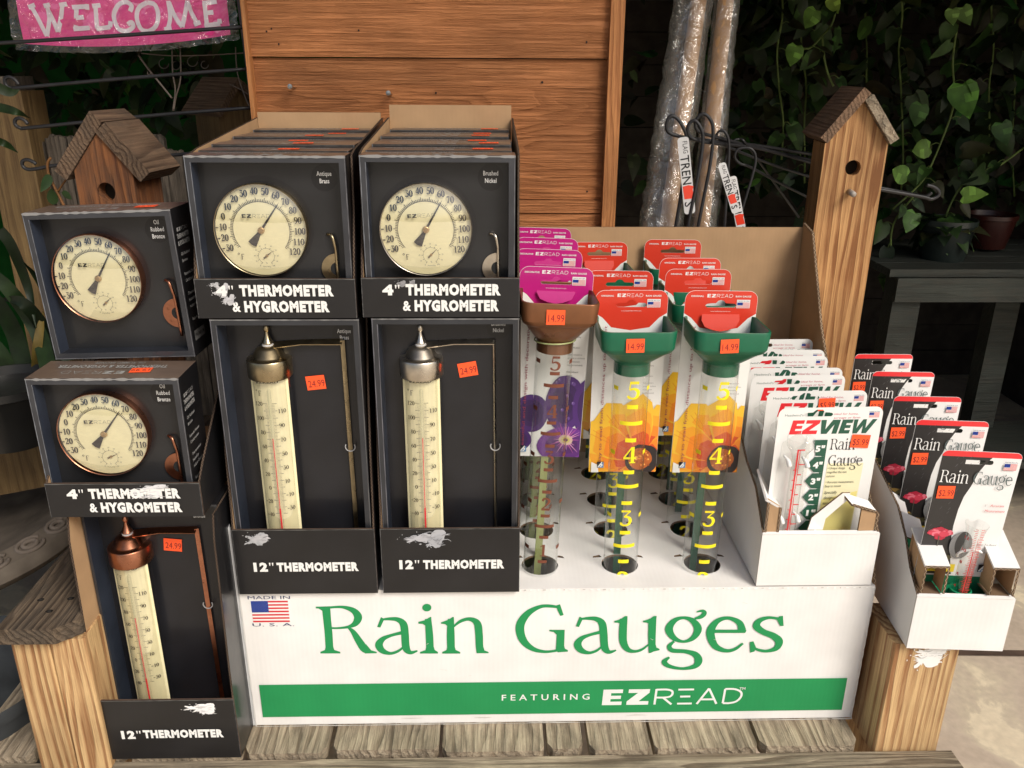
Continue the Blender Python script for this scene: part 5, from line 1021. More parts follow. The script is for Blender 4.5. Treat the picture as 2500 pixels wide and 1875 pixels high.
    h = MB('plastic'); h.tube([(gx+.0155*math.cos(R(a)), -.013+.006*math.sin(R(a)), H_-.145-.0115*math.sin(R(a))*.9) for a in range(150, 331, 15)], .0016, 8, (.82, .82, .80)); h.build('plastic_ring', t)
    cpt = MB('plastic'); cpt.lathe([(.0135, .056), (.0140, .060), (.0145, .073), (.0130, .074), (.0125, .060)], gx, -.013, 24, (.01, .26, .12)); cpt.slab([(gx-.034, -.008, .056), (gx-.010, -.012, .060), (gx-.010, -.012, .078), (gx-.034, -.008, .070)], .003, (.01, .26, .12)); cpt.build('green_cap', t)
    if stick: sticker(t, F, .0155, H_-.060, .0225, .0185, '$2.99', 2, dd=.0014)
    return t
zt5 = .441; lab5 = ['foremost black rose card, clear gauge with red scale in full view', 'second black rose card behind the foremost, orange sticker under the word Rain', 'third black rose card, middle of the five', 'fourth black rose card, next to the rearmost', 'rearmost black rose card beside the birdhouse post']
r5 = None
for k, (lx, rx_, row) in enumerate(((2303, 2491, 1097), (2238, 2420, 1023), (2187, 2358, 966), (2137, 2288, 906), (2090, 2244, 864))):
    p = PZ((lx+rx_)/2, row, zt5); loc = (p.x-.049-(.007 if k == 0 else .008), p.y, zt5-.2585)
    if k == 0: r5 = rose_card(loc, lab5[0], 0, 0); r5.rotation_euler = (0, R(1.8), R(-3)); r5.scale = (.95, .95, .95)
    else: c = copy_thing(r5, loc, lab5[k], rz=-3+k); c.rotation_euler = (0, R((0, 1.5, 1.0, 1.2, .8)[k]), R(-3+k))
# ================================================================ cedar panel behind the boxes
YB = .49
bd = thing('cedar_panel', (0, YB, 0), 'rust-brown cedar board panel with side trims standing behind the black boxes', 'wooden panel')
Lx, Rx = P(612, 140, YB).x, P(1487, 140, YB).x; M0 = Matrix.Translation((0, -YB, 0)); rz_ = [1.25, P(1000, 140, YB).z, P(1000, 208, YB).z, P(1000, 487, YB).z, P(1000, 520, YB).z, .35]
offs = [0, .006, .0045, .002, .005]
for i in range(5):
    mb = MB('cedar_figured' if i == 2 else 'cedar', M0); z1, z0 = rz_[i]-(.0015 if i in (1, 3, 4) else .0003), rz_[i+1]; y = YB+offs[i]
    mb.slab([(Lx-.006, y, z0), (Rx+.006, y, z0), (Rx+.006, y, z1), (Lx-.006, y, z1)], .018); o = mb.build('board', bd)
    if i == 2: o['label'] = 'wide cedar board with two nail heads and an arched grain figure'
for xa, xb in ((P(597, 100, YB-.01).x, Lx+.002), (Rx-.002, P(1522, 100, YB-.01).x)): MB('cedar_upright', M0).box((xa, YB-.014, .35), (xb, YB+.03, 1.25)).build('upright_trim', bd)
for px, py in ((714, 212), (951, 228)):
    p = P(px, py, YB); nb = MB('satin_metal', M0); nb.tube([(p.x+.003, YB+.006, p.z-.002), (p.x, YB-.018, p.z+.001)], .0012, 8, (.35, .35, .36)); nb.M = M0 @ Matrix.Translation((p.x, YB-.018, p.z+.001)) @ Matrix.Rotation(R(90), 4, 'X'); nb.lathe([(.0001, .0018), (.0038, .0014), (.0040, 0), (.0001, -.0004)], 0, 0, 14, (.42, .43, .44)); nb.build('nail', bd)
kn = MB('ink', M0)
for px, py, r_ in ((651, 77, .0014), (663, 70, .0013), (681, 108, .0014), (876, 74, .0014), (1064, 227, .0015), (1432, 103, .0016), (1324, 201, .0018), (1434, 468, .0015)): p = P(px, py, YB); kn.poly(fr((p.x, YB-.0005+(.0045 if py > 140 else 0), p.z)), blob(0, 0, r_, r_*1.1, px), (.02, .012, .01))
kn.build('nail_hole', bd)
# ================================================================ wrapped poles
for k, (pts, lab) in enumerate((([(1870, -40), (1660, 560), (.56, .50)], 0), ([(1760, -40), (1755, 560), (.5, .5)], 0))): pass
def wrapped(name, label, top, bot, Y, r_, wtop, wbot, seed, off):
    a = P(*top, Y+.12); b = P(*bot, Y); d = (a-b); a2 = a+d*.25; b2 = b-d*.55
    t = thing(name, b, label, 'wrapped pole', 'wooden poles in clear sleeves'); mb = MB('raw_pole'); mb.tube([b2-b, a2-b], r_, 24, sub=1); mb.build('pole', t)
    fm = MB('crinkly_film'); rn = random.Random(seed); n = 46; L_ = []
    nx = V((1, 0, 0)); ny = V((0, -1, 0))
    for i in range(n+1):
        q = i/n; c = b2.lerp(a2, q)-b; wd = (wbot+(wtop-wbot)*q)*(1+rn.uniform(-.03, .03)); o_ = off*wd
        ring = [(-.5, .0), (-.3, .22+rn.uniform(-.08, .1)), (-.1, .34+rn.uniform(-.05, .1)), (.1, .38+rn.uniform(-.05, .12)), (.3, .34+rn.uniform(-.1, .05)), (.5, .02), (.3, -.30), (0, -.42), (-.3, -.25)]
        L_ += [c+nx*((x)*wd+o_+rn.uniform(-.0015, .0015))+ny*(y*r_*3.3) for x, y in ring]
    m = 9; fm.add(L_, [(i*m+k_, i*m+(k_+1) % m, (i+1)*m+(k_+1) % m, (i+1)*m+k_) for i in range(n) for k_ in range(m)], WHITE, smooth=True); fm.build('clear_sleeve', t)
    return t
wrapped('wrapped_pole', 'left pale wooden pole in a wide crinkled clear sleeve beside the cedar panel', (1706, 0), (1628, 560), .50, .0135, .066, .084, 1, -.14)
wrapped('wrapped_pole', 'right pale wooden pole in a narrow clear sleeve, nearer the dark vines', (1772, 0), (1712, 560), .50, .0135, .042, .056, 2, .05)
# ================================================================ black wire flag hangers, right
BKW = (.018, .018, .020)
def wirepath(px, Y): return [P(x, y, Y+dy) for x, y, dy in px]
def hanger(label, pts, Y, r_=.0026, tagd=None):
    w_ = wirepath(pts, Y); o = w_[0].copy(); t = thing('flag_hanger', o, label, 'flag hanger', 'black wire flag hangers beside the birdhouse post')
    mb = MB('steel_wire'); mb.tube([p-o for p in w_], r_, 10, BKW, sub=5); mb.build('wire', t)
    if tagd:
        x, y, a, s_, cut, yy = tagd; p = P(x, y, yy)-o; mb = MB('print_card'); F0 = fr(p); ca, sa = math.cos(R(a)), math.sin(R(a)); F = lambda u, v, d=0: F0(u*ca-v*sa, u*sa+v*ca, d-.25*(u*u)*(1 if cut else 0))
        L_ = .125*s_; H2 = .0165*s_; mb.poly(F, rrect(-L_/2, -H2/2-.001, L_/2, H2/2+.001, .005), (.62, .62, .62), d=0); mb.poly(fr(p+V((0, .0004, 0))), [(q.x-p.x, q.z-p.z) for q in [F(*c) for c in rrect(-L_/2, -H2/2-.001, L_/2, H2/2+.001, .005)]][::-1], (.7, .7, .7), d=0)
        mb.d = .0003; mb.text(F, 'FLAG', -L_*.37, -.0015, .0082*s_, (.02, .02, .02), w=.019*s_, bold=.0); mb.text(F, 'TREN', -L_*.08, -.0072*s_, .0150*s_, (.02, .02, .02), w=.047*s_, bold=.01)
        mb.poly(F, [(.016*s_, -.008*s_), (.037*s_, -.007*s_), (.038*s_, .009*s_), (.024*s_, .008*s_), (.018*s_, .010*s_), (.015*s_, .002*s_)], (.80, .05, .02)); mb.text(F, 'S', L_*.37, -.0072*s_, .0145*s_, (.02, .02, .02), bold=.01); mb.build('paper_tag', t)
    return t
hanger('black wire hanger with the leftmost round loop and a straight white tag', [(1620, 700, 0), (1648, 560, 0), (1668, 440, .0), (1676, 345, .0), (1670, 315, 0), (1652, 288, .003), (1635, 285, .004), (1627, 305, .005), (1632, 322, .006), (1652, 331, .006), (1700, 340, .01), (1850, 356, .10), (1990, 378, .17)], .46, .0031, (1676, 430, -80, 1.0, 0, .452))
hanger('black wire hanger whose loop is second from the left', [(1655, 700, 0), (1678, 560, 0), (1706, 420, 0), (1716, 345, 0), (1712, 315, 0), (1698, 295, .003), (1684, 300, .005), (1679, 318, .006), (1688, 336, .008), (1730, 348, .02), (1850, 362, .10), (1990, 400, .17)], .452, .0029)
hanger('black wire hanger with the tallest loop, right of the first two', [(1680, 700, 0), (1703, 560, 0), (1734, 400, 0), (1741, 320, 0), (1733, 290, 0), (1717, 278, .002), (1703, 288, .004), (1698, 305, .006), (1708, 322, .008), (1760, 338, .03), (1870, 366, .10), (1985, 392, .17)], .468, .0029)
hanger('black wire hanger with a low narrow loop and a bent white tag', [(1755, 700, 0), (1768, 560, 0), (1776, 440, 0), (1780, 355, 0), (1772, 325, 0), (1760, 319, .002), (1749, 330, .004), (1748, 345, .006), (1780, 360, .02), (1880, 400, .10), (1985, 434, .17)], .49, .0025, (1780, 460, -68, .72, 1, .486))
hanger('black wire hanger farthest right, loop low, tag tangled in fine thread', [(1785, 700, 0), (1800, 560, 0), (1838, 425, 0), (1845, 385, 0), (1836, 365, 0), (1818, 361, .002), (1800, 366, .004), (1794, 385, .006), (1808, 400, .01), (1832, 408, .02), (1900, 445, .08), (1975, 483, .14)], .50, .0024, (1800, 505, -74, .85, 1, .497))
hanger('black wire hanger behind the others with a dim broken-off loop', [(1745, 700, .02), (1750, 560, .02), (1764, 420, .02), (1786, 352, .02), (1806, 340, .02), (1822, 352, .02), (1870, 418, .1), (1950, 530, .2)], .51, .0022)
hanger('long black wire pair ending in a hook right of the birdhouse post', [(2120, 458, .02), (2250, 480, .02), (2272, 486, .02), (2290, 478, .02), (2291, 466, .02), (2278, 456, .02), (2262, 452, .02)], .58, .0034)
hanger('upper dark wire running to the hook right of the birdhouse post', [(2090, 448, .02), (2160, 461, .02), (2245, 478, .02), (2262, 479, .02), (2274, 470, .02)], .60, .0034)
# ================================================================ birdhouses
def birdhouse(name, label, loc, w_, d_, hb, ht, rz, wm, rm, r_len, r_t, hole_z, hole_r, body_label=None, perch=True, apex=None, over=.018, rear=.03, ry=0):
    """w width, d depth, hb foot, ht eave height; roof of two boards meeting at the apex"""
    t = thing(name, loc, label, 'birdhouse', 'wooden birdhouses on posts', rz, 0, ry)
    ap = apex or w_/2*1.15; mb = MB(wm); out = [(-w_/2, hb), (w_/2, hb), (w_/2, ht), (0, ht+ap), (-w_/2, ht)]; hl = ell(0, hole_z, hole_r, hole_r, 20)
    F = fr((0, -d_/2, 0)); mb.poly(F, [out, hl], d=0); n = 20
    mb.add([F(x, y, 0) for x, y in hl]+[F(x, y, -.02) for x, y in hl], [((i+1) % n, i, i+n, (i+1) % n+n) for i in range(n)])
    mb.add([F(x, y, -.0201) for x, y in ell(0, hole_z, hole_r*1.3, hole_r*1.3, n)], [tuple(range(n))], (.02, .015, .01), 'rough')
    mb.slab([(-w_/2, d_/2, hb), (-w_/2, d_/2, ht), (0, d_/2, ht+ap), (w_/2, d_/2, ht), (w_/2, d_/2, hb)], .001)
    mb.add([(-w_/2, -d_/2, hb), (-w_/2, -d_/2, ht), (-w_/2, d_/2, ht), (-w_/2, d_/2, hb), (w_/2, -d_/2, hb), (w_/2, -d_/2, ht), (w_/2, d_/2, ht), (w_/2, d_/2, hb)], [(0, 1, 2, 3), (4, 7, 6, 5)])
    mb.build('body', t, label=body_label)
    sl = math.atan2(ap, w_/2); ux, uz = math.cos(sl), math.sin(sl)
    for s_ in (-1, 1):
        mb = MB('weathered_deck' if (s_ > 0 and perch) else rm); l = r_len; ex = .001 if s_ > 0 else r_t*.9
        # local: along slope from apex outward/down
        a0 = -ex; pts = []
        for t_, h_ in ((a0, .0005), (l, .0005), (l, r_t), (a0, r_t)): pts.append((s_*(t_*ux+h_*uz), ht+ap-t_*uz+h_*ux))
        if s_ < 0: pts = pts[::-1]
        F2 = fr((0, -d_/2-over, 0)); y0, y1 = -d_/2-over, d_/2+rear
        c_ = .004; mb.add([(x, y0, z) for x, z in pts]+[(x, y1, z) for x, z in pts], [(3, 2, 1, 0)[::-1], (4, 7, 6, 5)[::1], (0, 4, 5, 1), (1, 5, 6, 2), (2, 6, 7, 3), (3, 7, 4, 0)]); mb.build('roof_board', t)
    if perch:
        mb = MB('plastic'); mb.tube([(0, -d_/2+.002, hole_z-hole_r*3.1), (0, -d_/2-.024, hole_z-hole_r*3.2)], .0048, 12, (.36, .32, .28)); mb.build('perch', t)
    return t
pb = P(2100, 360, .46)
birdhouse('birdhouse_post', 'tall honey-coloured birdhouse post with a peaked roof, round hole and peg, right of the display', (P(2099, 350, .46).x, .50, -.42), .1005, .078, 0, .42+P(2093, 352, .46).z, -7, 'pine_birdhouse', 'roof_brown', .083, .0155, .42+P(2083, 410, .46).z, .0125, perch=True, apex=.068, over=.014, rear=.045)
p = P(268, 400, .33)
birdhouse('birdhouse', 'reddish birdhouse with a thick grey-brown roof board behind the left stack', (P(237, 300, .33).x, .375, -.42), .092, .078, 0, .42+P(226, 306, .33).z-.066, -8, 'old_cedar', 'roof_board', .090, .023, .42+P(255, 470, .33).z, .014, perch=False, apex=.055, over=.004, rear=.012)
p = P(520, 330, .72)
birdhouse('birdhouse', 'dim tan birdhouse with a dark roof deeper in the shade left of the panel', (P(528, 330, .72).x+.0, .80, -.42), .085, .09, 0, .42+P(520, 280, .72).z, 46, 'dim_pine', 'roof_board', .072, .012, .42+.55, .013, perch=False, apex=.05)
# ================================================================ wire flag rack with banner, left
rk = thing('flag_rack', P(610, 300, .51), 'black metal rack with long looped arms reaching left from its upright', 'flag rack'); o = P(610, 300, .51)
mb = MB('steel_wire'); mb.tube([P(x, y, .52)-o for x, y in ((578, -60), (590, 20), (606, 150), (622, 290), (650, 560))], .0058, 12, BKW, sub=3); mb.build('upright', rk)
for pts, Y in (([(620, 64), (300, 86), (100, 99), (0, 105), (-40, 107)], .50), ([(622, 167), (300, 192), (60, 213), (28, 215), (14, 206), (13, 192), (24, 188), (38, 196), (46, 207)], .515), ([(626, 262), (350, 284), (80, 311), (52, 313), (38, 305), (37, 293), (47, 288), (60, 294), (68, 303)], .515), ([(640, 360), (430, 378), (160, 401), (90, 412), (66, 413), (55, 404), (56, 393), (68, 390), (82, 396), (88, 401)], .515)):
    mb = MB('steel_wire'); mb.tube([P(x, y, Y)-o for x, y in pts], .0030, 10, BKW, sub=4); mb.build('arm', rk)
a, b, c_ = P(40, -70, .54), P(560, -80, .54), P(572, 100, .54); fo = P(300, 100, .54)
fl = thing('welcome_banner', fo, 'bright pink WELCOME banner folded inside a crinkled clear bag', 'banner')
x0, x1, zb, zt = P(50, 60, .54).x, P(560, 60, .54).x, P(300, 118, .54).z, P(300, -90, .54).z
mb = MB('print_card'); nX, nZ = 24, 14; vs_ = []; fs = []
def wob_(x, z): return .004*noise.noise(V((x*14, z*14, 3)))+.0015*noise.noise(V((x*50, z*50, 9)))
lo = lambda x: (zb-fo.z)+.016*((x-x0)/(x1-x0))+.010*abs(((x-x0)/(x1-x0))-.5)**2*4-.004
def FB_(x, z, d=0): return V((x-fo.x, wob_(x, z)-d, z))
for i in range(nX+1):
    x = x0+(x1-x0)*i/nX
    for j in range(nZ+1): z = lo(x)+(zt-fo.z-lo(x))*j/nZ; vs_.append(FB_(x, z))
for i in range(nX):
    for j in range(nZ): k = i*(nZ+1)+j; fs.append((k, k+nZ+1, k+nZ+2, k+1))
rn = random.Random(5)
mb.add(vs_, fs, (.72, .03, .25)); 
for i in range(26):
    x, z = rn.uniform(x0+.02, x1-.02), rn.uniform(0.012, .075); mb.poly(FB_, blob(x, z, rn.uniform(.006, .02), rn.uniform(.004, .010), i, 14, .35), rn.choice([(.78, .10, .36), (.66, .02, .20), (.80, .22, .45)]))
# hand-drawn letters
gc = (.72, .66, .72); base = lambda px, py: (P(px, py, .54).x, P(px, py, .54).z-fo.z)
def stroke(pts, w_=7): mb.ribbon(FB_, [(*base(x, y), w_*.00068) for x, y in pts], gc, sub=4)
for s_ in ([(76, 15), (92, 40), (115, 88)], [(115, 88), (122, 50), (117, 14)], [(117, 20), (132, 50), (143, 78)], [(143, 78), (150, 45), (155, 12)], [(70, 18), (86, 12)], [(108, 15), (124, 12)], [(147, 13), (166, 10)],
           [(188, 18), (186, 70)], [(178, 18), (213, 16)], [(186, 44), (206, 42)], [(180, 71), (220, 68)], [(213, 10), (214, 24)], [(234, 14), (238, 70)], [(226, 15), (246, 13)], [(236, 71), (270, 66)], [(270, 66), (271, 52)],
           [(318, 28), (322, 14), (308, 5), (290, 12), (279, 38), (288, 68), (308, 76), (325, 66), (322, 54), (312, 60)], [(360, 6), (340, 18), (334, 42), (344, 70), (364, 76), (382, 62), (386, 36), (378, 12), (360, 6)],
           [(410, 72), (416, 40), (410, 2)], [(412, 5), (428, 40), (446, 66)], [(446, 66), (452, 36), (458, 2)], [(458, 2), (468, 30), (482, 58)], [(402, 72), (420, 69)], [(474, 60), (490, 54)], [(500, 6), (506, 62)], [(496, 8), (530, 4)], [(504, 32), (522, 30)], [(500, 63), (538, 58)], [(538, 58), (536, 46)]): stroke(s_, 10)
mb.build('banner_cloth', fl)
fm = MB('bag_film'); rn = random.Random(8); vs_ = []; fs = []; nX, nZ = 40, 20; X0, X1, Z0, Z1 = x0-.012, x1+.016, zb-fo.z-.009, zt-fo.z
for i in range(nX+1):
    for j in range(nZ+1):
        x = X0+(X1-X0)*i/nX; z = lo(x)-.010+(Z1-lo(x))*j/nZ; vs_.append((x-fo.x+rn.uniform(-.001, .001), -.006+.010*noise.noise(V((x*30, z*45, 1)))-.002*rn.random(), z+rn.uniform(-.001, .001)))
for i in range(nX):
    for j in range(nZ): k = i*(nZ+1)+j; fs.append((k, k+nZ+1, k+nZ+2, k+1))
fm.add(vs_, fs, WHITE, smooth=True); fm.build('clear_bag', fl)
# ================================================================ left background
tp_ = thing('timber_post', P(30, 400, .62), 'broad tan timber post with a pale cap at the far left edge', 'post'); o = P(30, 400, .62)
a, b = P(-60, 222, .62), P(22, 222, .62); mb = MB('dim_pine'); mb.box((a.x-o.x, 0, -1.15-o.z+.74), (b.x-o.x+.02, .08, a.z-o.z)); mb.build('shaft', tp_); mb = MB('weathered_fence'); mb.box((a.x-o.x, -.008, a.z-o.z+.0005), (b.x-o.x, .09, a.z-o.z+.024)); mb.build('cap', tp_)
fn = thing('picket_fence', P(250, 400, .62), 'low weathered grey picket fence with ragged tops behind the left birdhouse', 'fence'); o = P(250, 400, .66); fn.location = o
xs = [62, 106, 162, 200, 250, 300, 350, 400, 445, 490]; tops = [352, 336, 338, 318, 322, 330, 336, 372, 378, 380]; rn = random.Random(3)
for i in range(9):
    a = P(xs[i]+2, tops[i], .66); b = P(xs[i+1]-2, tops[i], .66); w_ = b.x-a.x; mb = MB('weathered_fence'); n = 7; tp2 = [(a.x-o.x+w_*k/n, a.z-o.z+rn.uniform(-.004, .006)) for k in range(n+1)]
    pl = [(a.x-o.x, -.9)]+[(b.x-o.x, -.9)]+tp2[::-1]; mb.slab([(x, 0, z) for x, z in pl], .014); mb.build('picket', fn)
MB('weathered_fence').box((P(62, 400, .66).x-o.x, .016, -.25), (P(490, 400, .66).x-o.x, .05, -.18)).build('rail', fn)
# small dead branch ornament in front of the shade
tw = thing('wire_trellis', P(430, 240, .6), 'thin rusty wire ornament with curling ends in the dark behind the rack arms', 'garden ornament'); o = P(430, 240, .6)
mb = MB('steel_wire')
for pts, r_ in (([(420, 120), (422, 180), (428, 220), (422, 270)], .0014), ([(440, 115), (441, 190), (430, 235), (424, 270)], .0014), ([(338, 134), (362, 168), (400, 215), (420, 240)], .0018), ([(345, 130), (420, 136), (520, 134), (612, 128)], .0010), ([(575, 115), (580, 180), (600, 240), (610, 262)], .0012), ([(560, 205), (590, 220), (612, 235)], .0008), ([(360, 175), (362, 182), (372, 178)], .001)):
    mb.tube([P(x, y, .6)-o for x, y in pts], r_, 6, (.14, .11, .09), sub=4)
for cx, cy, rx_ in ((400, 155, 12), (430, 160, 10), (470, 150, 12), (500, 158, 9)): mb.tube([P(cx+rx_*math.cos(R(a)), cy+rx_*math.sin(R(a)), .6)-o for a in range(0, 300, 30)], .0008, 5, (.07, .06, .05), sub=2)
mb.build('wire_frame', tw)
# ---- plants ----------------------------------------------------------------
def leaf(mb, base, dirv, side, L_, W_, c, curl=.25, heart=True, c2=None, fold=.18):
    d_ = dirv.normalized(); s_ = (side-d_*side.dot(d_)).normalized(); n_ = d_.cross(s_)
    pr = ((0, 0), (-.10, .26), (.05, .46), (.28, .50), (.52, .40), (.74, .24), (.90, .09), (1, 0)) if heart else ((0, 0), (.1, .35), (.3, .5), (.55, .45), (.75, .3), (.9, .12), (1, 0))
    mid = []; lf = []; rt = []
    for t_, h_ in pr:
        q = base+d_*(max(t_, 0)*L_)-n_*(curl*L_*t_*t_); mid.append(q); e = base+d_*(t_*L_)-n_*(curl*L_*t_*abs(t_)); lf.append(e+s_*(h_*W_)+n_*(fold*h_*W_)); rt.append(e-s_*(h_*W_)+n_*(fold*h_*W_))
    m = len(pr); vs_ = mid+lf+rt; fs = []
    for i in range(m-1): fs += [(i, i+1, m+i+1, m+i), (i, 2*m+i, 2*m+i+1, i+1)]
    b_ = len(mb.v); mb.add(vs_, fs, c, 'leafmat', True)
    if c2:
        for i in range(2, len(fs), 5): mb.c[-i] = c2
def rv(rn, s_=1): return V((rn.uniform(-1, 1), rn.uniform(-1, 1), rn.uniform(-1, 1)))*s_
GL = [(.012, .030, .006), (.008, .020, .005), (.017, .040, .008), (.024, .056, .010), (.006, .015, .004), (.020, .022, .006)]
def vine(label, pts, Y, seed, n=9, size=.05, bright=1., big=None, name='trailing_vine'):
    w_ = [P(x, y, Y+(dy[0] if dy else 0)) for x, y, *dy in pts]; o = w_[0].copy(); t = thing(name, o, label, 'vine', 'leafy vines hanging in the shade'); mb = MB('leafmat'); mb.tube([p-o for p in w_], .0028, 6, (.10, .15, .035), sub=4); mb.build('stem', t)
    rn = random.Random(seed); q = cr_([tuple(p-o) for p in w_], False, 6); mb = MB('leafmat')
    for i in range(n):
        p = V(q[int((i+.5)/n*(len(q)-1))]); s_ = rn.choice((-1, 1)); pet = p+V((s_*rn.uniform(.01, .03), -rn.uniform(.0, .03), rn.uniform(-.01, .015))); mb.tube([p, (p+pet)/2+V((0, 0, .006)), pet], .0012, 5, (.08, .12, .03), sub=2)
        c = tuple(v*bright for v in rn.choice(GL)); L_ = size*1.2*rn.uniform(.7, 1.3); leaf(mb, pet, V((s_*rn.uniform(.1, 1), -rn.uniform(.0, .8), -rn.uniform(.2, 1))), V((1, rn.uniform(-.9, .9), rn.uniform(-.5, .5))), L_, L_*rn.uniform(.55, .85), c, curl=rn.uniform(.05, .5), fold=rn.uniform(.1, .4), c2=tuple(v*2.2 for v in c) if rn.random() < .35 else None)
    if big:
        for (x, y, dx, dz, L_, c) in big: pp = P(x, y, Y-.03)-o; L_ *= 1.2; leaf(mb, pp, V((dx, -.15, dz)), V((dz, 0.2, -dx)), L_, L_*.85, c, c2=tuple(v*1.8 for v in c))
    mb.build('leaves', t); return t
BR = (.10, .20, .035)
vine('vine stem sweeping down to a round leaf left of and above the birdhouse roof', [(2040, -30), (2040, 20), (2030, 60), (2005, 90), (1975, 118), (1940, 112)], 1.32, 1, 3, .04, 1.3, [(1945, 112, -.3, -1, .045, BR), (2030, -5, .5, -1, .035, (.16, .26, .04)), (1992, 25, -.6, -1, .045, BR)])
vine('thin straight vine tip hanging just above the birdhouse roof', [(2008, 90), (2012, 140), (2022, 182), (2035, 210)], 1.32, 2, 2, .03, 1.2)
vine('vine with one large pale heart leaf at its top, right of the birdhouse', [(2338, 60), (2330, 110), (2326, 160), (2330, 220), (2325, 270), (2300, 340), (2270, 410), (2245, 450), (2180, 510)], 1.32, 3, 10, .04, 1.2, [(2325, 22, .1, -1, .034, (.13, .23, .06)), (2350, 18, .5, -1, .040, (.11, .20, .05)), (2350, 205, .25, -1, .075, (.06, .15, .02)), (2250, 255, -.3, -1, .05, (.04, .09, .02)), (2270, 360, -1, -.2, .05, (.09, .17, .03)), (2215, 430, -1, .3, .05, (.10, .2, .04))])
vine('vine trailing in front of the table down to a pale speckled leaf', [(2230, 480), (2190, 530), (2176, 570), (2176, 620), (2186, 655), (2180, 680)], 1.32, 4, 5, .045, 1.2, [(2180, 672, -.6, -1, .045, (.13, .24, .06)), (2165, 668, -.3, -1, .035, (.06, .13, .03)), (2235, 520, -.5, -1, .05, (.05, .12, .02))])
vine('vine crossing low at the right edge beside the pots', [(2500, 360), (2430, 410), (2360, 440), (2320, 500), (2300, 560)], 1.32, 5, 9, .045, 1.1, [(2310, 545, .3, -1, .045, (.10, .22, .03)), (2350, 480, .8, .2, .05, (.12, .24, .04)), (2445, 300, .3, -1, .05, (.03, .08, .015))])
for k, (x, lab) in enumerate(((1905, 'dim vine hanging left of the birdhouse behind the wires'), (1962, 'dim vine hanging close to the left side of the birdhouse roof'), (2120, 'dim vine hanging right behind the birdhouse peak'), (2200, 'dim vine between the birdhouse and the pale heart leaf'), (2420, 'dim vine near the upper right corner'), (2480, 'dim vine at the right edge of the shade'))):
    rn = random.Random(40+k); vine(lab, [(x+rn.uniform(-8, 8), -60+i*90) for i in range(6+k % 2)], 1.5+.12*(k % 3), 50+k, 13, .055, .8)
# the mass of foliage behind them
rn = random.Random(77); mb = MB('leafmat')
for i in range(2800):
    px = rn.uniform(1520, 2640) if i % 4 else rn.uniform(-180, 560); py = rn.uniform(-160, 620) if px > 1500 else rn.uniform(-150, 330); Y = rn.uniform(1.5, 2.35) if px > 1500 else rn.uniform(1.2, 2.1)
    if 1500 < px < 1700 and rn.random() < .75: continue
    if px > 1500 and py > 470 and rn.random() < .6: continue
    if noise.noise(V((px*.006, py*.008, 2))) < -.3: continue
    b = P(px, py, Y); c = tuple(v*rn.uniform(.6, 1.5) for v in rn.choice(GL)); L_ = rn.uniform(.03, .085)
    leaf(mb, b, V((rn.uniform(-.9, .9), -rn.uniform(0, .8), -rn.uniform(-.3, 1))), rv(rn)+V((1, 0, 0)), L_, L_*rn.uniform(.45, .85), c, heart=rn.random() < .6, curl=rn.uniform(.05, .6), c2=tuple(v*1.8 for v in c) if rn.random() < .2 else None)
tag(mb.build('foliage'), 'mass of dark leaves filling the shade behind the display', 'foliage', kind='stuff')
# strap-leaved plant at the left edge
pl = thing('strap_leaf_plant', P(90, 900, .45), 'plant with long dark strap leaves at the left edge, one leaf yellowed', 'plant'); o = P(90, 900, .45); rn = random.Random(6)
for k, (pts, w_, c) in enumerate((([(60, 920), (40, 820), (-20, 720), (-80, 700)], .030, GL[1]), ([(120, 900), (90, 800), (10, 690), (-60, 640)], .028, GL[0]), ([(150, 900), (120, 820), (60, 740), (0, 730)], .026, GL[4]), ([(90, 930), (92, 860), (100, 800), (108, 760)], .016, (.15, .105, .02)), ([(170, 880), (140, 780), (110, 700), (60, 640)], .022, GL[1]), ([(30, 930), (0, 860), (-50, 820), (-90, 860)], .03, GL[0]), ([(140, 900), (150, 830), (170, 780), (190, 760)], .02, GL[4]), ([(0, 560), (30, 600), (70, 700), (90, 800)], .018, GL[1]), ([(-60, 255), (0, 262), (40, 272), (75, 288)], .014, GL[2]), ([(-60, 330), (0, 345), (25, 356), (45, 372)], .012, GL[2]), ([(-70, 180), (0, 215), (30, 225), (50, 218)], .016, GL[0]))):
    mb = MB('leafmat'); q = cr_([(*(P(x, y, .45+rn.uniform(-.03, .05))-o), w_*(1, 1, .8, .05)[i]) for i, (x, y) in enumerate(pts)], False, 6); vs_ = []; fs = []
    for i, (x, y, z, ww) in enumerate(q):
        a = V(q[max(0, i-1)][:3]); b = V(q[min(len(q)-1, i+1)][:3]); d_ = (b-a).normalized(); s_ = d_.cross(V((.2, -1, .1))).normalized(); m_ = V((x, y, z)); vs_ += [m_+s_*ww/2+V((0, -.003, 0)), m_, m_-s_*ww/2+V((0, -.003, 0))]
        if i: fs += [(3*i-3, 3*i-2, 3*i+1, 3*i), (3*i-2, 3*i-1, 3*i+2, 3*i+1)]
    mb.add(vs_, fs, tuple(v*.75 for v in c), 'leafmat', True); mb.build('leaf', pl)
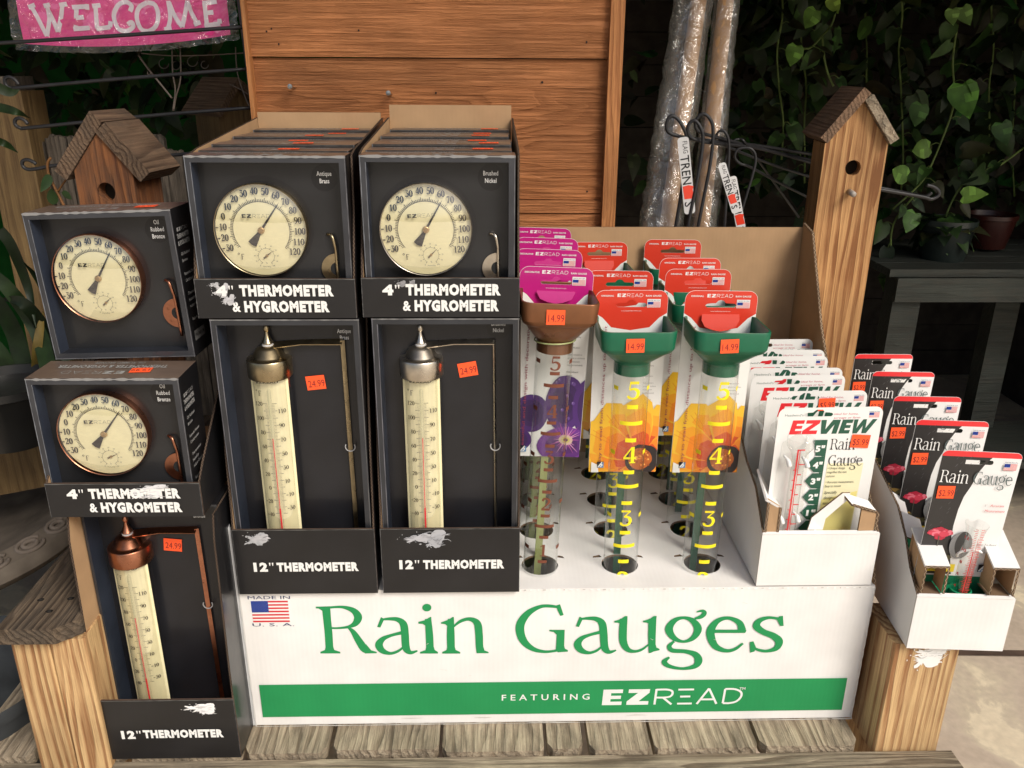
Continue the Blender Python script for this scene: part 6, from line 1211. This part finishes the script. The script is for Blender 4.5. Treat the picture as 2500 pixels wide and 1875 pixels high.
# small sprig by the left birdhouse
sp_ = thing('leafy_sprig', P(130, 480, .36), 'thin orange-brown sprig with green leaves in front of the picket fence', 'plant'); o = P(130, 480, .36)
mb = MB('leafmat'); mb.tube([P(x, y, .36)-o for x, y in ((165, 520), (140, 470), (120, 430), (116, 400), (124, 385))], .0022, 6, (.16, .07, .02)); mb.tube([P(x, y, .36)-o for x, y in ((140, 470), (160, 440), (175, 425))], .0016, 6, (.16, .07, .02)); mb.build('stem', sp_); mb = MB('leafmat')
for x, y, dx, dz, l in ((128, 500, .3, 1, .03), (120, 425, -.4, -1, .03), (150, 470, 1, -.4, .022)): leaf(mb, P(x, y, .355)-o, V((dx, -.2, dz)), V((dz, .2, -dx)), l, l*.55, GL[2], heart=False)
mb.build('leaves', sp_)
def pot(name, label, px, py, Y, r0, r1, h, c, cat='plant pot', tagc=None, grp=None):
    b = P(px, py, Y); t = thing(name, b, label, cat, grp); mb = MB('plastic'); mb.lathe([(.0001, 0), (r0, 0), (r0+.001, .003), (r1-.004, h*.86), (r1-.003, h*.87), (r1, h*.88), (r1, h), (r1-.003, h), (r1-.006, h*.86), (.0001, h*.85)], 0, 0, 28, c); mb.build('pot_body', t)
    if tagc: F = fr((tagc[0], -r1*.93, tagc[1]), (1, 0, .15), (-.1, .06, 1)); sticker(t, F, 0, 0, .018, .020, '', 4, dd=.002, c=(.85, .04, .02), name='price_sticker')
    return t
pot('plant_pot', 'black nursery pot with a bright red sticker at the left edge', 40, 1075, .38, .055, .085, .11, (.012, .012, .012), tagc=(-.0, .055))
# birdbath
bc = PZ(-150, 1265, .06); bb_ = thing('birdbath', (bc.x-.06, bc.y+.02, -.42), 'grey-brown stone birdbath with a wide carved scroll rim at the lower left', 'birdbath')
mb = MB('rough'); zz = .42+.055; Rb = .315
mb.lathe([(.0001, zz-.075), (.10, zz-.070), (.20, zz-.045), (.262, zz-.018), (.268, zz-.006), (.275, zz), (.312, zz-.010), (Rb+.006, zz-.022), (Rb+.008, zz-.034), (Rb-.004, zz-.050), (.25, zz-.085), (.12, zz-.12), (.08, zz-.14)], 0, 0, 72, (.15, .125, .10)); bw = mb.build('bowl', bb_)
mb = MB('rough'); 
for i in range(26):
    a = R(i*360/26); cx, cy = .294*math.sin(a), -.294*math.cos(a); u = V((math.cos(a), math.sin(a), 0)); v_ = V((math.sin(a), -math.cos(a), -.28)).normalized(); n_ = V((0, 0, 1))
    mb.tube([V((cx, cy, zz-.004))+u*.026*math.cos(R(q))+v_*.016*math.sin(R(q)) for q in range(20, 341, 20)], .0042, 6, (.17, .14, .115), sub=2); mb.tube([V((cx, cy, zz-.003))+u*.0135*math.cos(R(q))+v_*.008*math.sin(R(q)) for q in range(0, 361, 30)], .0048, 6, (.17, .14, .115), sub=2)
mb.build('carved_rim', bw)
mb = MB('rough'); mb.lathe([(.16, 0), (.16, .03), (.12, .05), (.07, .10), (.06, .20), (.075, .30), (.09, .345)], 0, 0, 40, (.085, .075, .06)); mb.build('pedestal', bb_)
lg = thing('cut_log', P(60, 1090, .55), 'tan cut timber lying behind the birdbath', 'log'); mb = MB('dim_pine'); mb.M = Matrix.Rotation(R(18), 4, 'Z') @ Matrix.Rotation(R(-4), 4, 'Y'); mb.box((-.35, -.05, -.07), (.18, .12, .045)); mb.build('timber', lg)
fp = thing('fluted_planter', (P(-40, 1700, -.06).x-.115, .06, -.50), 'dark grey fluted planter at the bottom left corner', 'planter'); mb = MB('rough'); vs_ = []; n = 96
prof = [(.0, .10), (.05, .10), (.40, .125), (.52, .125), (.53, .135), (.55, .135)]
for z, r_ in prof:
    for i in range(n): a = 2*math.pi*i/n; rr_ = r_*(1+(.035*math.sin(a*16) if z < .5 else 0)); vs_.append((rr_*math.cos(a), rr_*math.sin(a), z))
mb.add(vs_, [(k*n+i, k*n+(i+1) % n, (k+1)*n+(i+1) % n, (k+1)*n+i) for k in range(len(prof)-1) for i in range(n)], (.045, .05, .055), smooth=True); mb.build('planter_body', fp)
# ================================================================ right background: table with pots
tb = thing('garden_table', (0, 1.2, 0), 'grey-green plank garden table with square legs in the dark at the right', 'table'); M1 = Matrix.Translation((0, -1.2, 0))
xl = P(2192, 690, 1.15).x; zt_b = P(2300, 660, 1.15).z
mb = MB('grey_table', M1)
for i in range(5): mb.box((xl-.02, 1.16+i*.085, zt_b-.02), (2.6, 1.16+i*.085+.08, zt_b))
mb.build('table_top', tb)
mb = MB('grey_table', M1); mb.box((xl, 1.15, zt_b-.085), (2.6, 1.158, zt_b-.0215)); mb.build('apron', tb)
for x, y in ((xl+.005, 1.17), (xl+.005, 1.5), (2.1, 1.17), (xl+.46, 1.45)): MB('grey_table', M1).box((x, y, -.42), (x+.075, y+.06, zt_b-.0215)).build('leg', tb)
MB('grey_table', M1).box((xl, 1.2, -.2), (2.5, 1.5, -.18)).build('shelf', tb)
pot('plant_pot', 'dark grey-green pot of trailing plant standing on the garden table', 2296, 640, 1.30, .055, .075, .12, (.018, .026, .024), grp=None)
pot('plant_pot', 'dim red pot at the right on the garden table', 2405, 602, 1.42, .05, .07, .095, (.032, .006, .004), grp=None)
ot = MB('ink'); p = P(2355, 592, 1.30); ot.slab([(-.006, 0, -.01), (.006, 0, -.008), (.004, 0, .012), (-.004, 0, .008)], .001, (.75, .18, .02)); tg = ot.build('plant_tag'); tg.location = p; tag(tg, 'tiny orange plant tag standing between the two pots', 'plant tag')
pp = thing('pot_plant', P(2296, 575, 1.30), 'leafy plant spilling over the grey-green pot on the table', 'plant'); mb = MB('leafmat'); rn = random.Random(31)
for i in range(46):
    a = rn.uniform(0, 6.28); r_ = rn.uniform(.0, .06); L_ = rn.uniform(.05, .085); leaf(mb, V((r_*math.cos(a), r_*math.sin(a), rn.uniform(.0, .06))), V((math.cos(a), math.sin(a)-.2, rn.uniform(-.9, .6))), V((-math.sin(a), math.cos(a), .2)), L_, L_*.75, tuple(v*1.2 for v in rn.choice(GL)), c2=(.12, .2, .05) if i % 5 == 0 else None)
mb.build('leaves', pp)
